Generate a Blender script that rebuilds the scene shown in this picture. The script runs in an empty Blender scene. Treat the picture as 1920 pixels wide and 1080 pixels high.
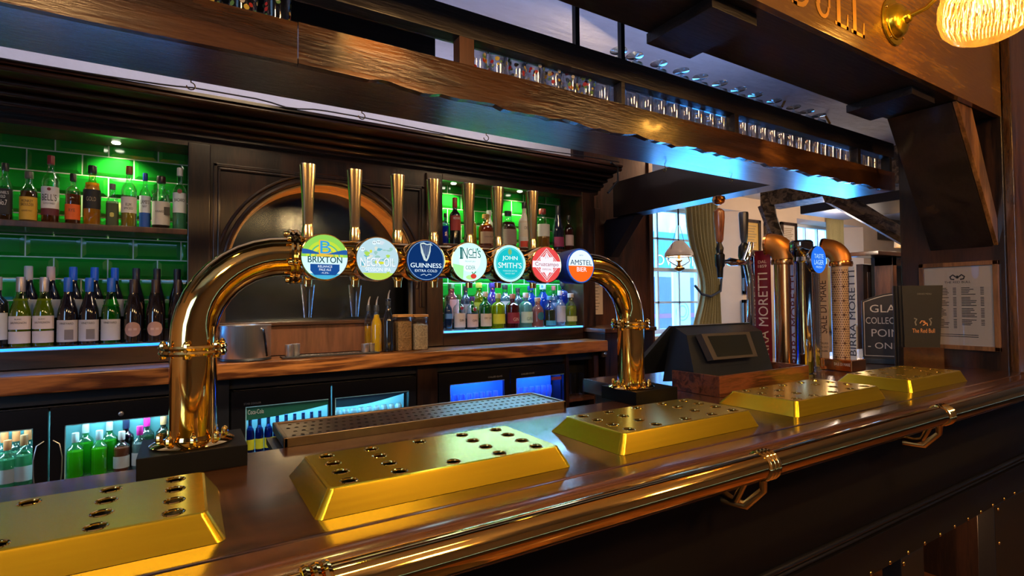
import bpy, bmesh, math, random
from mathutils import Vector, Matrix
random.seed(7)
SC = bpy.context.scene
COL = SC.collection
PI = math.pi
# ------------------------------------------------------------------ camera
FPX, YAW, PITCH, ROLL, EYE = 990.13, 0.550878, 0.0256729, -0.0092683, 1.48
_cy, _sy, _cp, _sp = math.cos(YAW), math.sin(YAW), math.cos(PITCH), math.sin(PITCH)
FW = Vector((_sy*_cp, _cy*_cp, _sp)); RT0 = Vector((_cy, -_sy, 0)); UP0 = RT0.cross(FW)
RT = RT0*math.cos(ROLL)+UP0*math.sin(ROLL); UP = -RT0*math.sin(ROLL)+UP0*math.cos(ROLL)
EYEV = Vector((0, 0, EYE))
cam = bpy.data.cameras.new('camera'); camo = bpy.data.objects.new('camera', cam); COL.objects.link(camo)
cam.sensor_width = 36; cam.lens = FPX*36/1920; cam.clip_start = 0.02; cam.clip_end = 100
camo.matrix_world = Matrix(((RT.x, UP.x, -FW.x, 0), (RT.y, UP.y, -FW.y, 0), (RT.z, UP.z, -FW.z, EYE), (0, 0, 0, 1)))
SC.camera = camo
# ------------------------------------------------------------------ view, world, lights
SC.view_settings.view_transform = 'Standard'; SC.view_settings.look = 'None'
SC.view_settings.gamma = 1; SC.view_settings.use_curve_mapping = False
SC.view_settings.exposure = 0.22
try:
    SC.cycles.max_bounces = 10; SC.cycles.transparent_max_bounces = 24; SC.cycles.glossy_bounces = 5
    SC.cycles.diffuse_bounces = 3; SC.cycles.caustics_reflective = False; SC.cycles.caustics_refractive = False
    SC.cycles.sample_clamp_indirect = 4.0
except Exception: pass
w = bpy.data.worlds.new('sky'); SC.world = w; w.use_nodes = True
bg = w.node_tree.nodes['Background']; bg.inputs[0].default_value = (0.24, 0.56, 1.0, 1); bg.inputs[1].default_value = 12.0

def lamp(kind, name, loc, energy, color, size=0.1, size_y=None, target=None, spot=60, blend=.6, spread=None):
    l = bpy.data.lights.new(name, kind); l.energy = energy; l.color = color
    if kind == 'AREA':
        l.size = size
        if spread: l.spread = math.radians(spread)
        if size_y: l.shape = 'RECTANGLE'; l.size_y = size_y
    else: l.shadow_soft_size = size
    if kind == 'SPOT': l.spot_size = math.radians(spot); l.spot_blend = blend
    o = bpy.data.objects.new(name, l); o.location = loc; COL.objects.link(o)
    if target is not None:
        o.rotation_euler = (Vector(target)-Vector(loc)).to_track_quat('-Z', 'Y').to_euler()
    return o
WARM = (1, .55, .2); AMB = (1, .47, .12); COOL = (.45, .65, 1)
# lamps over the customers' side of the room
lamp('AREA', 'ceiling_lamp', (-.7, -.9, 2.7), 22, WARM, .25, .25, (-.4, .9, 1.0))
lamp('AREA', 'ceiling_lamp', (1.2, -1.2, 2.7), 26, WARM, .25, .25, (1.2, .9, 1.0))
lamp('AREA', 'ceiling_lamp', (3.2, -1.4, 2.7), 20, WARM, .25, .25, (3.0, .9, 1.0))
lamp('AREA', 'front_window_light', (-2.3, -.6, 1.9), 26, (.35, .62, 1), .9, 1.3, (0, .6, 1.2))
for x_ in (.2, 2.2): lamp('AREA', 'strip_lamp', (x_, .05, 2.75), 6, (1, .62, .22), 1.7, .06, (x_, .62, 1.1), spread=50)  # unseen warm strips added for long highlights on the rail
lamp('POINT', 'foot_light', (2.35, 1.15, .5), 9, (1, .5, .2), .05)  # no fixture here; added to lift the floor under the bar
# downlights in the soffit over the bar top
for x in (.42, 1.47, 2.24, 3.0):
    lamp('SPOT', 'soffit_downlight', (x-.06, 1.19, 2.345), (15, 17, 9, .8)[(.42, 1.47, 2.24, 3.0).index(x)], (1, .60, .16), .012, target=(x+.02, 1.40, 2.10), spot=48, blend=.9)
for x in (-.25, .45, 1.15, 1.9, 2.6):
    lamp('SPOT', 'bar_downlight', (x, 1.1, 2.34), 7.5, (1, .74, .2), .03, target=(x, 1.06, 1.1), spot=75, blend=1)
# downlights in the tiled bays
for x in (-.98, -.30, 1.50, 2.02):
    lamp('SPOT', 'bay_downlight', (x, 3.17, 2.255), 13, (.92, 1, .62), .012, target=(x, 3.19, 1.8), spot=135, blend=1)
# unseen strips added to brighten the wall above the cornice and the ceiling
lamp('AREA', 'cornice_uplight', (.5, 2.95, 2.46), 6.5, (.74, .72, 1), 3.6, .1, (.5, 3.1, 3.4))
lamp('AREA', 'gallery_uplight', (1.4, 1.95, 2.45), 4.5, (.42, .55, 1), 3.0, .1, (1.4, 2.0, 3.0))
# unseen lamps added above the aisle to brighten the back bar
lamp('AREA', 'aisle_lamp', (.2, 1.95, 2.8), 5, (1, .70, .40), .5, .2, (.3, 3.0, 1.4))
lamp('AREA', 'aisle_lamp', (1.9, 1.95, 2.8), 6.5, (1, .70, .40), .5, .2, (1.6, 3.0, 1.4))
lamp('AREA', 'shelf_light', (1.9, 3.10, 1.812), 11, (.30, .62, 1), 1.0, .03, (1.9, 3.12, 1.3))
lamp('AREA', 'shelf_light', (-.5, 3.04, 1.812), .6, (.25, .5, 1), 1.1, .02, (-.5, 3.06, 1.3))
for x_, w_ in ((-.62, 1.2), (1.9, 1.05)): lamp('AREA', 'ledge_light', (x_, 2.992, 1.296), .7, (.06, .36, 1), w_, .008, (x_, 2.3, 1.1))
lamp('SPOT', 'counter_light', (.50, 2.1, 2.25), 70, (1, .80, .55), .05, target=(.50, 2.95, 1.30), spot=60, blend=.9)  # unseen spot added to brighten the things on the counter
lamp('SPOT', 'window_glow', (5.45, 4.45, 1.02), 150, (.03, .33, 1), .55, target=(2.35, 1.6, 2.08), spot=52, blend=1)  # no fixture; blue spot added to tint the gallery underside like window light
lamp('SPOT', 'window_glow', (8.5, 4.45, 1.0), 160, (.03, .33, 1), .6, target=(3.1, 1.6, 2.08), spot=34, blend=1)  # second added spot, standing in for daylight off the farther sill
# the lounge beyond: unseen fill lamps added to lift its walls
lamp('AREA', 'lounge_lamp', (7.6, 2.6, 2.85), 42, (1, .74, .5), 1.4, 1.0, (7.8, 4.6, 1.9))
lamp('POINT', 'lounge_lamp', (6.2, 3.1, 2.15), 34, (1, .76, .55), .15)
lamp('POINT', 'lounge_lamp', (8.6, 3.9, 2.2), 6, (1, .8, .6), .15)
lamp('AREA', 'lounge_lamp', (4.0, 3.2, 2.8), 5, (1, .6, .35), .4, .4, (3.3, 3.5, 1.6))
for cx_, wd in ((5.5, 1.1), (9.0, 1.1)):
    p_ = lamp('AREA', 'window_portal', (cx_, 4.93, 1.8), 1, (1, 1, 1), wd, 1.7, (cx_, 0, 1.8)); p_.data.cycles.is_portal = True
    lamp('AREA', 'window_daylight', (cx_+.1, 6.2, 3.6), 95, (.22, .55, 1), 1.6, 1.6, (cx_-1.5, 2.0, .9))

# ------------------------------------------------------------------ helpers
def ray(x, y): return FW+RT*((x-960)/FPX)+UP*((540-y)/FPX)
def oy(x, y, Y): r = ray(x, y); return EYEV+r*(Y/r.y)          # where the sight line of a pixel meets the plane at depth Y
def ox(x, y, X): r = ray(x, y); return EYEV+r*(X/r.x)
def oz(x, y, z): r = ray(x, y); return EYEV+r*((z-EYE)/r.z)

def nmat(name):
    m = bpy.data.materials.new(name); m.use_nodes = True
    nt = m.node_tree; return m, nt, nt.nodes, nt.links, nt.nodes['Principled BSDF']
def setp(b, **k):
    for a, v in k.items():
        b.inputs[a.replace('_', ' ')].default_value = v
def mat(name, col, rough=.5, metal=0., var=.12, nscale=30, bump=0., coat=0., spec=None, aniso=None):
    m, nt, N, L, b = nmat(name)
    tc = N.new('ShaderNodeTexCoord'); mp = N.new('ShaderNodeMapping'); L.new(tc.outputs['Object'], mp.inputs[0])
    if aniso: mp.inputs['Scale'].default_value = aniso
    no = N.new('ShaderNodeTexNoise'); no.inputs['Scale'].default_value = nscale; no.inputs['Detail'].default_value = 4
    L.new(mp.outputs[0], no.inputs['Vector'])
    mx = N.new('ShaderNodeMix'); mx.data_type = 'RGBA'
    mx.inputs['A'].default_value = (*[c*(1-var) for c in col], 1); mx.inputs['B'].default_value = (*[min(1, c*(1+var)) for c in col], 1)
    L.new(no.outputs[0], mx.inputs['Factor']); L.new(mx.outputs['Result'], b.inputs['Base Color'])
    setp(b, Roughness=rough, Metallic=metal, Coat_Weight=coat, Coat_Roughness=.08)
    if spec is not None: b.inputs['Specular IOR Level'].default_value = spec
    if bump:
        bp = N.new('ShaderNodeBump'); bp.inputs['Strength'].default_value = bump; bp.inputs['Distance'].default_value = .01
        L.new(no.outputs[0], bp.inputs['Height']); L.new(bp.outputs[0], b.inputs['Normal'])
    return m
def wood(name, dark, light, axis='X', scale=9., rough=.28, coat=.35, bump=.12, dist=3., stretch=.12, crough=.1):
    m, nt, N, L, b = nmat(name)
    tc = N.new('ShaderNodeTexCoord'); mp = N.new('ShaderNodeMapping'); L.new(tc.outputs['Object'], mp.inputs[0])
    s = [1, 1, 1]; s['XYZ'.index(axis)] = stretch; mp.inputs['Scale'].default_value = s
    n1 = N.new('ShaderNodeTexNoise'); n1.inputs['Scale'].default_value = scale; n1.inputs['Detail'].default_value = 3; n1.inputs['Distortion'].default_value = .6
    L.new(mp.outputs[0], n1.inputs['Vector'])
    mt = N.new('ShaderNodeMath'); mt.operation = 'MULTIPLY'; mt.inputs[1].default_value = dist*6; L.new(n1.outputs[0], mt.inputs[0])
    sn = N.new('ShaderNodeMath'); sn.operation = 'SINE'; L.new(mt.outputs[0], sn.inputs[0])
    n2 = N.new('ShaderNodeTexNoise'); n2.inputs['Scale'].default_value = scale*14; n2.inputs['Detail'].default_value = 5
    L.new(mp.outputs[0], n2.inputs['Vector'])
    ma = N.new('ShaderNodeMath'); ma.operation = 'MULTIPLY_ADD'; ma.inputs[1].default_value = .3; L.new(sn.outputs[0], ma.inputs[0]); L.new(n2.outputs[0], ma.inputs[2])
    cr = N.new('ShaderNodeValToRGB'); cr.color_ramp.elements[0].position = .2; cr.color_ramp.elements[1].position = .85
    cr.color_ramp.elements[0].color = (*dark, 1); cr.color_ramp.elements[1].color = (*light, 1)
    L.new(ma.outputs[0], cr.inputs[0]); L.new(cr.outputs[0], b.inputs['Base Color'])
    setp(b, Roughness=rough, Coat_Weight=coat, Coat_Roughness=crough)
    bp = N.new('ShaderNodeBump'); bp.inputs['Strength'].default_value = bump; bp.inputs['Distance'].default_value = .004
    L.new(ma.outputs[0], bp.inputs['Height']); L.new(bp.outputs[0], b.inputs['Normal'])
    return m
def emi(name, col, s=1., var=.0):
    m, nt, N, L, b = nmat(name); N.remove(b)
    e = N.new('ShaderNodeEmission'); e.inputs[0].default_value = (*col, 1); e.inputs[1].default_value = s
    L.new(e.outputs[0], N['Material Output'].inputs[0]); return m
_tg = {}
def tglass(col=(.95, .97, 1), refl=1., rough=.03):
    k = (col, refl, rough)
    if k in _tg: return _tg[k]
    m, nt, N, L, b = nmat('thin_glass'); N.remove(b)
    t = N.new('ShaderNodeBsdfTransparent'); t.inputs[0].default_value = (*col, 1)
    g = N.new('ShaderNodeBsdfGlossy'); g.inputs['Roughness'].default_value = rough
    lw = N.new('ShaderNodeLayerWeight'); lw.inputs[0].default_value = .32
    mu = N.new('ShaderNodeMath'); mu.operation = 'MULTIPLY_ADD'; mu.inputs[1].default_value = .75*refl; mu.inputs[2].default_value = .05*refl
    L.new(lw.outputs['Facing'], mu.inputs[0]); x = N.new('ShaderNodeMixShader')
    L.new(mu.outputs[0], x.inputs[0]); L.new(t.outputs[0], x.inputs[1]); L.new(g.outputs[0], x.inputs[2])
    L.new(x.outputs[0], N['Material Output'].inputs[0]); _tg[k] = m; return m
_lq = {}
def globe_mat():
    m, nt, N, L, b = nmat('ribbed_glass'); N.remove(b)
    t = N.new('ShaderNodeBsdfTransparent'); t.inputs[0].default_value = (1, .85, .55, 1)
    tr = N.new('ShaderNodeBsdfTranslucent'); tr.inputs[0].default_value = (.95, .60, .22, 1)
    g = N.new('ShaderNodeBsdfGlossy'); g.inputs['Roughness'].default_value = .12
    a = N.new('ShaderNodeMixShader'); a.inputs[0].default_value = .20; L.new(t.outputs[0], a.inputs[1]); L.new(tr.outputs[0], a.inputs[2])
    x = N.new('ShaderNodeMixShader'); x.inputs[0].default_value = .34; L.new(a.outputs[0], x.inputs[1]); L.new(g.outputs[0], x.inputs[2])
    L.new(x.outputs[0], N['Material Output'].inputs[0]); return m
def liquid(col, body=.55):
    k = (col, body)
    if k in _lq: return _lq[k]
    m, nt, N, L, b = nmat('liquid'); N.remove(b)
    t = N.new('ShaderNodeBsdfTransparent'); t.inputs[0].default_value = (*[c**.6 for c in col], 1)
    d = N.new('ShaderNodeBsdfDiffuse'); d.inputs[0].default_value = (*col, 1)
    tr = N.new('ShaderNodeBsdfTranslucent'); tr.inputs[0].default_value = (*col, 1)
    a = N.new('ShaderNodeMixShader'); a.inputs[0].default_value = .6; L.new(d.outputs[0], a.inputs[1]); L.new(tr.outputs[0], a.inputs[2])
    x = N.new('ShaderNodeMixShader'); x.inputs[0].default_value = body; L.new(t.outputs[0], x.inputs[1]); L.new(a.outputs[0], x.inputs[2])
    L.new(x.outputs[0], N['Material Output'].inputs[0]); _lq[k] = m; return m
_pl = {}
def plain(col, rough=.45, metal=0):
    k = (col, rough, metal)
    if k not in _pl: _pl[k] = mat('paint', col, rough, metal, .06, 60)
    return _pl[k]

class MB:
    def __init__(s): s.v = []; s.f = []; s.T = None; s.flatn = False
    def add(s, vs, fs):
        n = len(s.v); s.v += [Vector(v) for v in vs]; s.f += [tuple(i+n for i in f) for f in fs]; return s
    def box(s, x0, x1, y0, y1, z0, z1):
        return s.add([(x, y, z) for x in (x0, x1) for y in (y0, y1) for z in (z0, z1)],
                     [(0, 1, 3, 2), (4, 6, 7, 5), (0, 4, 5, 1), (2, 3, 7, 6), (0, 2, 6, 4), (1, 5, 7, 3)])
    def lathe(s, prof, c, seg=20, axis='Z', p=2., caps=True, sx=1., rot=0.):
        vs = []; fs = []; c = Vector(c)
        for (r, h) in prof:
            for i in range(seg):
                a = 2*PI*i/seg+rot; ca, sa = math.cos(a), math.sin(a)
                k = 1 if p == 2 else 1/((abs(ca)**p+abs(sa)**p)**(1/p))
                x, y = r*k*ca*sx, r*k*sa
                vs.append(c+(Vector((x, y, h)) if axis == 'Z' else Vector((x, -h, y)) if axis == 'Y' else Vector((h, x, y))))
        m = len(prof)
        for j in range(m-1):
            for i in range(seg):
                k = (i+1) % seg; q = (j*seg+i, j*seg+k, (j+1)*seg+k, (j+1)*seg+i)
                fs.append(q)
        if caps:
            fs.append(tuple(range(seg))[::-1]); fs.append(tuple((m-1)*seg+i for i in range(seg)))
        return s.add(vs, fs)
    def tube(s, pts, r, seg=12, caps=True, flat=1.):
        pts = [Vector(p) for p in pts]; n = len(pts); rs = r if isinstance(r, (list, tuple)) else [r]*n
        t0 = (pts[1]-pts[0]).normalized(); up = Vector((0, 0, 1)) if abs(t0.z) < .9 else Vector((0, 1, 0))
        nx = t0.cross(up).normalized(); vs = []; fs = []
        for i, p in enumerate(pts):
            t = ((pts[min(i+1, n-1)]-pts[i]).normalized()+(pts[i]-pts[max(i-1, 0)]).normalized()).normalized()
            nx = (nx-t*nx.dot(t)).normalized(); ny = t.cross(nx)
            for k in range(seg):
                a = 2*PI*k/seg; vs.append(p+nx*math.cos(a)*rs[i]+ny*math.sin(a)*rs[i]*flat)
        for j in range(n-1):
            for k in range(seg):
                l = (k+1) % seg; fs.append((j*seg+k, j*seg+l, (j+1)*seg+l, (j+1)*seg+k))
        if caps: fs.append(tuple(range(seg))[::-1]); fs.append(tuple((n-1)*seg+k for k in range(seg)))
        return s.add(vs, fs)
    def prism(s, poly, axis, a0, a1):
        def P(u, v, a): return (a, u, v) if axis == 'X' else (u, a, v) if axis == 'Y' else (u, v, a)
        n = len(poly); vs = [P(u, v, a0) for u, v in poly]+[P(u, v, a1) for u, v in poly]
        fs = [(i, (i+1) % n, n+(i+1) % n, n+i) for i in range(n)]+[tuple(range(n))[::-1], tuple(range(n, 2*n))]
        return s.add(vs, fs)
    def sphere(s, c, r, seg=14, rings=8, sc=(1, 1, 1)):
        c = Vector(c); vs = []; fs = []
        for j in range(1, rings):
            t = PI*j/rings
            for i in range(seg):
                a = 2*PI*i/seg; vs.append(c+Vector((r*math.sin(t)*math.cos(a)*sc[0], r*math.sin(t)*math.sin(a)*sc[1], r*math.cos(t)*sc[2])))
        for j in range(rings-2):
            for i in range(seg): k = (i+1) % seg; fs.append((j*seg+i, (j+1)*seg+i, (j+1)*seg+k, j*seg+k))
        n = len(vs); vs += [c+Vector((0, 0, r*sc[2])), c-Vector((0, 0, r*sc[2]))]
        for i in range(seg): k = (i+1) % seg; fs.append((n, i, k)); fs.append((n+1, (rings-2)*seg+k, (rings-2)*seg+i))
        return s.add(vs, fs)
    def ribbon(s, F, pts, wd, off=.001, closed=False):     # flat painted stroke on frame F
        n = len(pts); vs = []
        for i, p in enumerate(pts):
            a = pts[(i-1) % n] if (closed or i > 0) else p; b = pts[(i+1) % n] if (closed or i < n-1) else p
            dx, dy = b[0]-a[0], b[1]-a[1]; l = math.hypot(dx, dy) or 1; ww = wd[i] if isinstance(wd, (list, tuple)) else wd
            nx, ny = -dy/l*ww/2, dx/l*ww/2
            vs += [F.p(p[0]+nx, p[1]+ny, off), F.p(p[0]-nx, p[1]-ny, off)]
        m = n if closed else n-1
        return s.add(vs, [(2*i, 2*i+1, (2*((i+1) % n))+1, 2*((i+1) % n)) for i in range(m)])
    def poly(s, F, pts, off=.001): return s.add([F.p(x, y, off) for x, y in pts], [tuple(range(len(pts)))])
    def text(s, F, st, x, y, wd, ht, off=.0012, bend=None, rot=0.):
        vs, fs = glyphs(st)
        x0 = min(v[0] for v in vs); x1 = max(v[0] for v in vs); y0 = min(v[1] for v in vs); y1 = max(v[1] for v in vs)
        out = []; cr, sr = math.cos(rot), math.sin(rot)
        for v in vs:
            u = (v[0]-(x0+x1)/2)/(x1-x0)*wd; q = (v[1]-(y0+y1)/2)/(y1-y0)*ht
            u, q = u*cr-q*sr, u*sr+q*cr; u += x; q += y
            if bend: a = u/bend; out.append(F.c+F.r*(bend*math.sin(a))+F.n*(bend*(math.cos(a)-1)+off)+F.u*q)
            else: out.append(F.p(u, q, off))
        return s.add(out, fs)
    def build(s, name, m, parent=None, root=None, bevel=0., smooth=True, kind=None, label=None, seg=2):
        me = bpy.data.meshes.new(name)
        vs = [s.T @ v for v in s.v] if s.T is not None else s.v
        if parent is None:
            if root is None:
                xs = [v.x for v in vs]; ys = [v.y for v in vs]; zs = [v.z for v in vs]
                root = Vector(((min(xs)+max(xs))/2, (min(ys)+max(ys))/2, min(zs)))
            org = Vector(root)
        else:
            t = parent; org = Vector(t.location)
            while t.parent: t = t.parent; org += Vector(t.location)
        me.from_pydata([v-org for v in vs], [], s.f)
        bm = bmesh.new(); bm.from_mesh(me)
        bmesh.ops.recalc_face_normals(bm, faces=bm.faces)
        if bevel:
            es = [e for e in bm.edges if len(e.link_faces) == 2 and e.calc_face_angle(0) > .5]
            bmesh.ops.bevel(bm, geom=es, offset=bevel, segments=seg, affect='EDGES', profile=.5, clamp_overlap=True)
        bm.to_mesh(me); bm.free()
        if smooth:
            for p in me.polygons: p.use_smooth = True
            me.set_sharp_from_angle(angle=math.radians(38))
        me.materials.append(m)
        o = bpy.data.objects.new(name, me); COL.objects.link(o)
        if (bevel or s.flatn) and smooth: wn = o.modifiers.new('flat_faces', 'WEIGHTED_NORMAL'); wn.keep_sharp = True; wn.weight = 100
        if parent is None: o.location = org
        else: o.parent = parent
        if kind: o['kind'] = kind
        if label: o['label'] = label
        return o
_gl = {}
def glyphs(st):
    if st in _gl: return _gl[st]
    cu = bpy.data.curves.new('t', 'FONT'); cu.body = st; cu.size = 1; cu.resolution_u = 3
    ob = bpy.data.objects.new('t', cu); me = bpy.data.meshes.new_from_object(ob)
    r = ([tuple(v.co) for v in me.vertices], [tuple(p.vertices) for p in me.polygons])
    bpy.data.objects.remove(ob); bpy.data.curves.remove(cu); bpy.data.meshes.remove(me); _gl[st] = r; return r
class Fr:
    def __init__(s, c, r=(1, 0, 0), u=(0, 0, 1), n=(0, -1, 0)): s.c, s.r, s.u, s.n = Vector(c), Vector(r).normalized(), Vector(u).normalized(), Vector(n).normalized()
    def p(s, x, y, off=0): return s.c+s.r*x+s.u*y+s.n*off
    def sub(s, x, y): return Fr(s.p(x, y), s.r, s.u, s.n)
def circ(r, n=32, cx=0, cy=0, a0=0, a1=2*PI, ry=None):
    k = n if abs(a1-a0) >= 2*PI-1e-6 else n+1
    return [(cx+r*math.cos(a0+(a1-a0)*i/n), cy+(ry or r)*math.sin(a0+(a1-a0)*i/n)) for i in range(k)]
def holed(outer, holes, thick):      # flat plate with holes, in local XY, z 0..thick -> verts, faces
    cu = bpy.data.curves.new('p', 'CURVE'); cu.dimensions = '2D'; cu.fill_mode = 'BOTH'; cu.extrude = thick/2
    for ring in [outer]+holes:
        sp = cu.splines.new('POLY'); sp.points.add(len(ring)-1); sp.use_cyclic_u = True
        for i, (x, y) in enumerate(ring): sp.points[i].co = (x, y, 0, 1)
    ob = bpy.data.objects.new('p', cu); me = bpy.data.meshes.new_from_object(ob)
    r = ([(v.co.x, v.co.y, v.co.z+thick/2) for v in me.vertices], [tuple(p.vertices) for p in me.polygons])
    bpy.data.objects.remove(ob); bpy.data.curves.remove(cu); bpy.data.meshes.remove(me); return r
def tag(o, label, cat, group=None, kind=None):
    o['label'] = label; o['category'] = cat
    if group: o['group'] = group
    if kind: o['kind'] = kind
    return o
def thing(name, label, cat, loc, group=None):
    o = bpy.data.objects.new(name, None); o.empty_display_size = .05; COL.objects.link(o); o.location = loc
    return tag(o, label, cat, group)
def tree(o, parent=None):
    c = o.copy(); COL.objects.link(c); c.parent = parent
    for ch in list(o.children): tree(ch, c)
    return c
def B(*a): return MB().box(*a)
def struct(name, mb, m, **k): o = mb.build(name, m, **k); o['kind'] = 'structure'; return o

# ------------------------------------------------------------------ materials
W_DARK = wood('dark_oak', (.010, .004, .002), (.045, .016, .007), 'X', 8, .3, .3)
W_DARKZ = wood('dark_oak_upright', (.009, .004, .0025), (.048, .019, .009), 'Z', 8, .3, .3)
W_CANOPY = wood('varnished_canopy', (.028, .0095, .0025), (.085, .030, .007), 'X', 10, .22, .5, bump=.35)
W_UNDER = wood('polished_underside', (.016, .010, .010), (.035, .022, .020), 'X', 9, .3, 1., bump=.30, crough=.20)
W_UNDER.node_tree.nodes['Principled BSDF'].inputs['Coat IOR'].default_value = 2.9
W_BAR = wood('bar_top', (.012, .0045, .002), (.062, .022, .008), 'X', 7, .25, .6, bump=.08)
W_COUNTER = wood('oak_counter', (.075, .020, .005), (.42, .155, .036), 'X', 7, .3, .4, dist=6)
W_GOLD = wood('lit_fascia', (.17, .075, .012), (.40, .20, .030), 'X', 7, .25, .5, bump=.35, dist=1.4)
W_BEAM = wood('black_beam', (.006, .004, .004), (.020, .012, .010), 'X', 6, .4, .2, bump=.5)
W_MID = wood('mid_brown_panel', (.05, .019, .009), (.13, .048, .022), 'Z', 6, .35, .3)
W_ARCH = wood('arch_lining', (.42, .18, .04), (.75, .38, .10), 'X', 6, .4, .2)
W_BOX = wood('walnut_box', (.035, .011, .006), (.17, .052, .022), 'X', 26, .3, .4, stretch=.1)
W_OLD = wood('weathered_timber', (.03, .022, .016), (.30, .23, .15), 'X', 16, .6, .1, bump=1., stretch=.3)
W_FLOOR = wood('floor_boards', (.07, .025, .008), (.22, .08, .022), 'Y', 7, .4, .2)
BRASS = mat('polished_brass', (.92, .58, .17), .07, 1, .05, 12)
BRASSB = mat('brushed_brass', (.92, .62, .035), .24, .95, .15, 40, aniso=(.1, 3, 3))
BRASSD = mat('aged_brass', (.55, .33, .10), .25, 1, .2, 30)
SATIN = mat('satin_copper', (.62, .25, .06), .42, .9, .1, 20)
COPPER = mat('copper', (.75, .30, .09), .2, 1, .1, 20)
CHROME = mat('chrome', (.62, .64, .66), .06, 1, .04, 12)
STEEL = mat('brushed_steel', (.75, .72, .70), .34, 1, .15, 40, aniso=(5, 5, .2))
BLACKP = mat('black_plastic', (.012, .013, .016), .35, 0, .2, 60)
BLACKM = mat('black_metal', (.010, .010, .012), .3, .3, .2, 60)
PLASTER = mat('plaster', (.62, .60, .60), .8, 0, .10, 9, .5)
CEIL = mat('ceiling_plaster', (.55, .55, .62), .8, 0, .15, 7, .9, aniso=(1, 3, 1))
TAN = mat('warm_plaster', (.70, .54, .42), .8, 0, .08, 5, .4)
WHITE = mat('white_paint', (.75, .78, .82), .4, 0, .05, 20)
GREEN = mat('green_glazed_tile', (.010, .26, .018), .12, 0, .25, 6, coat=.6)
GROUT = mat('grout', (.75, .80, .58), .8, 0, .15, 40)
CURT = mat('curtain_cloth', (.36, .31, .155), .85, 0, .15, 60, .3)
PAPER = mat('paper', (.75, .62, .52), .7, 0, .05, 10)
INK = mat('ink', (.03, .025, .025), .7, 0, .1, 10)
GLASS = tglass(); PANE = tglass((.93, .97, 1), .55, .02)

# ------------------------------------------------------------------ room shell
fl = struct('floor', B(-2.6, 13, -3.6, 5.0, -.08, -.012), mat('sub_floor', (.03, .015, .008), .8), smooth=False)
pk = None
for i in range(34):
    x = .9+i*.15
    for (y0, y1) in ((-1.0, 1.25+.3*(i % 3)), (1.254+.3*(i % 3), 4.2)):
        MB().box(x+.002, x+.148, y0, y1-.004, -.012, 0).build('plank', W_FLOOR, fl, bevel=.002, seg=1)
struct('ceiling', B(-2.6, 13, -3.6, 5.0, 2.92, 3.0), CEIL, smooth=False)
wb = struct('wall_back', B(-2.6, 2.62, 3.27, 3.40, 0, 2.92), PLASTER, smooth=False)
struct('wall_left', B(-2.7, -2.6, -3.6, 3.4, 0, 2.92), TAN, smooth=False)
struct('wall_near', B(-2.6, 13, -3.7, -3.6, 0, 2.92), TAN, smooth=False)
struct('wall_right', B(13, 13.1, -3.6, 5.0, 0, 2.92), TAN, smooth=False)
# far wall with two splayed window openings
wf = MB()
ops = [(4.45, 6.62, 4.9, 6.12), (7.98, 10.0, 8.45, 9.55)]
xs = [2.62]+[v for o_ in ops for v in (o_[0], o_[1])]+[13]
for a, b_ in zip(xs[0::2], xs[1::2]): wf.box(a, b_, 4.6, 5.0, 0, 2.92)
for a, b_, c_, d_ in ops:
    wf.box(a, b_, 4.6, 5.0, 0, 1.0); wf.box(a, b_, 4.6, 5.0, 2.72, 2.92)
    wf.prism([(a, 4.6), (c_, 5.0), (a, 5.0)], 'Z', 1.0, 2.72); wf.prism([(b_, 4.6), (b_, 5.0), (d_, 5.0)], 'Z', 1.0, 2.72)
struct('wall_far', wf, TAN, smooth=False)
struct('wall_side', B(2.56, 2.66, 3.40, 5.0, 0, 2.92), TAN, smooth=False)
for wi, (a, b_, c_, d_) in enumerate(ops):
    f = MB(); z0, z1 = 1.04, 2.72; Y0, Y1 = 4.93, 4.99
    for x in (c_, d_-.05): f.box(x, x+.05, Y0, Y1, z0, z1)
    f.box(c_, d_, Y0, Y1, z0, z0+.06); f.box(c_, d_, Y0, Y1, z1-.05, z1); f.box(c_, d_, Y0-.03, Y1, 1.86, 1.91)
    win = struct('window_%d' % (wi+1), f, WHITE, bevel=.004)
    n = 3
    for k in range(1, n): x = c_+(d_-c_)*k/n; B(x-.014, x+.014, Y0+.01, Y1-.01, z0+.05, z1-.04).build('glazing_bar', WHITE, win)
    for z in (1.45, 2.3): B(c_+.03, d_-.03, Y0+.01, Y1-.01, z-.013, z+.013).build('glazing_bar', WHITE, win)
    for k in range(n):
        x0 = c_+(d_-c_)*k/n; x1 = c_+(d_-c_)*(k+1)/n
        for (za, zb) in ((z0+.05, 1.45), (1.45, 1.88), (1.88, 2.3), (2.3, z1-.04)):
            B(x0+.015, x1-.015, 4.955, 4.961, za+.01, zb-.01).build('pane', PANE, win)
    B(a+.1, b_-.1, 4.58, 4.93, 1.0, 1.04).build('window_sill', WHITE, win, bevel=.004)

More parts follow.
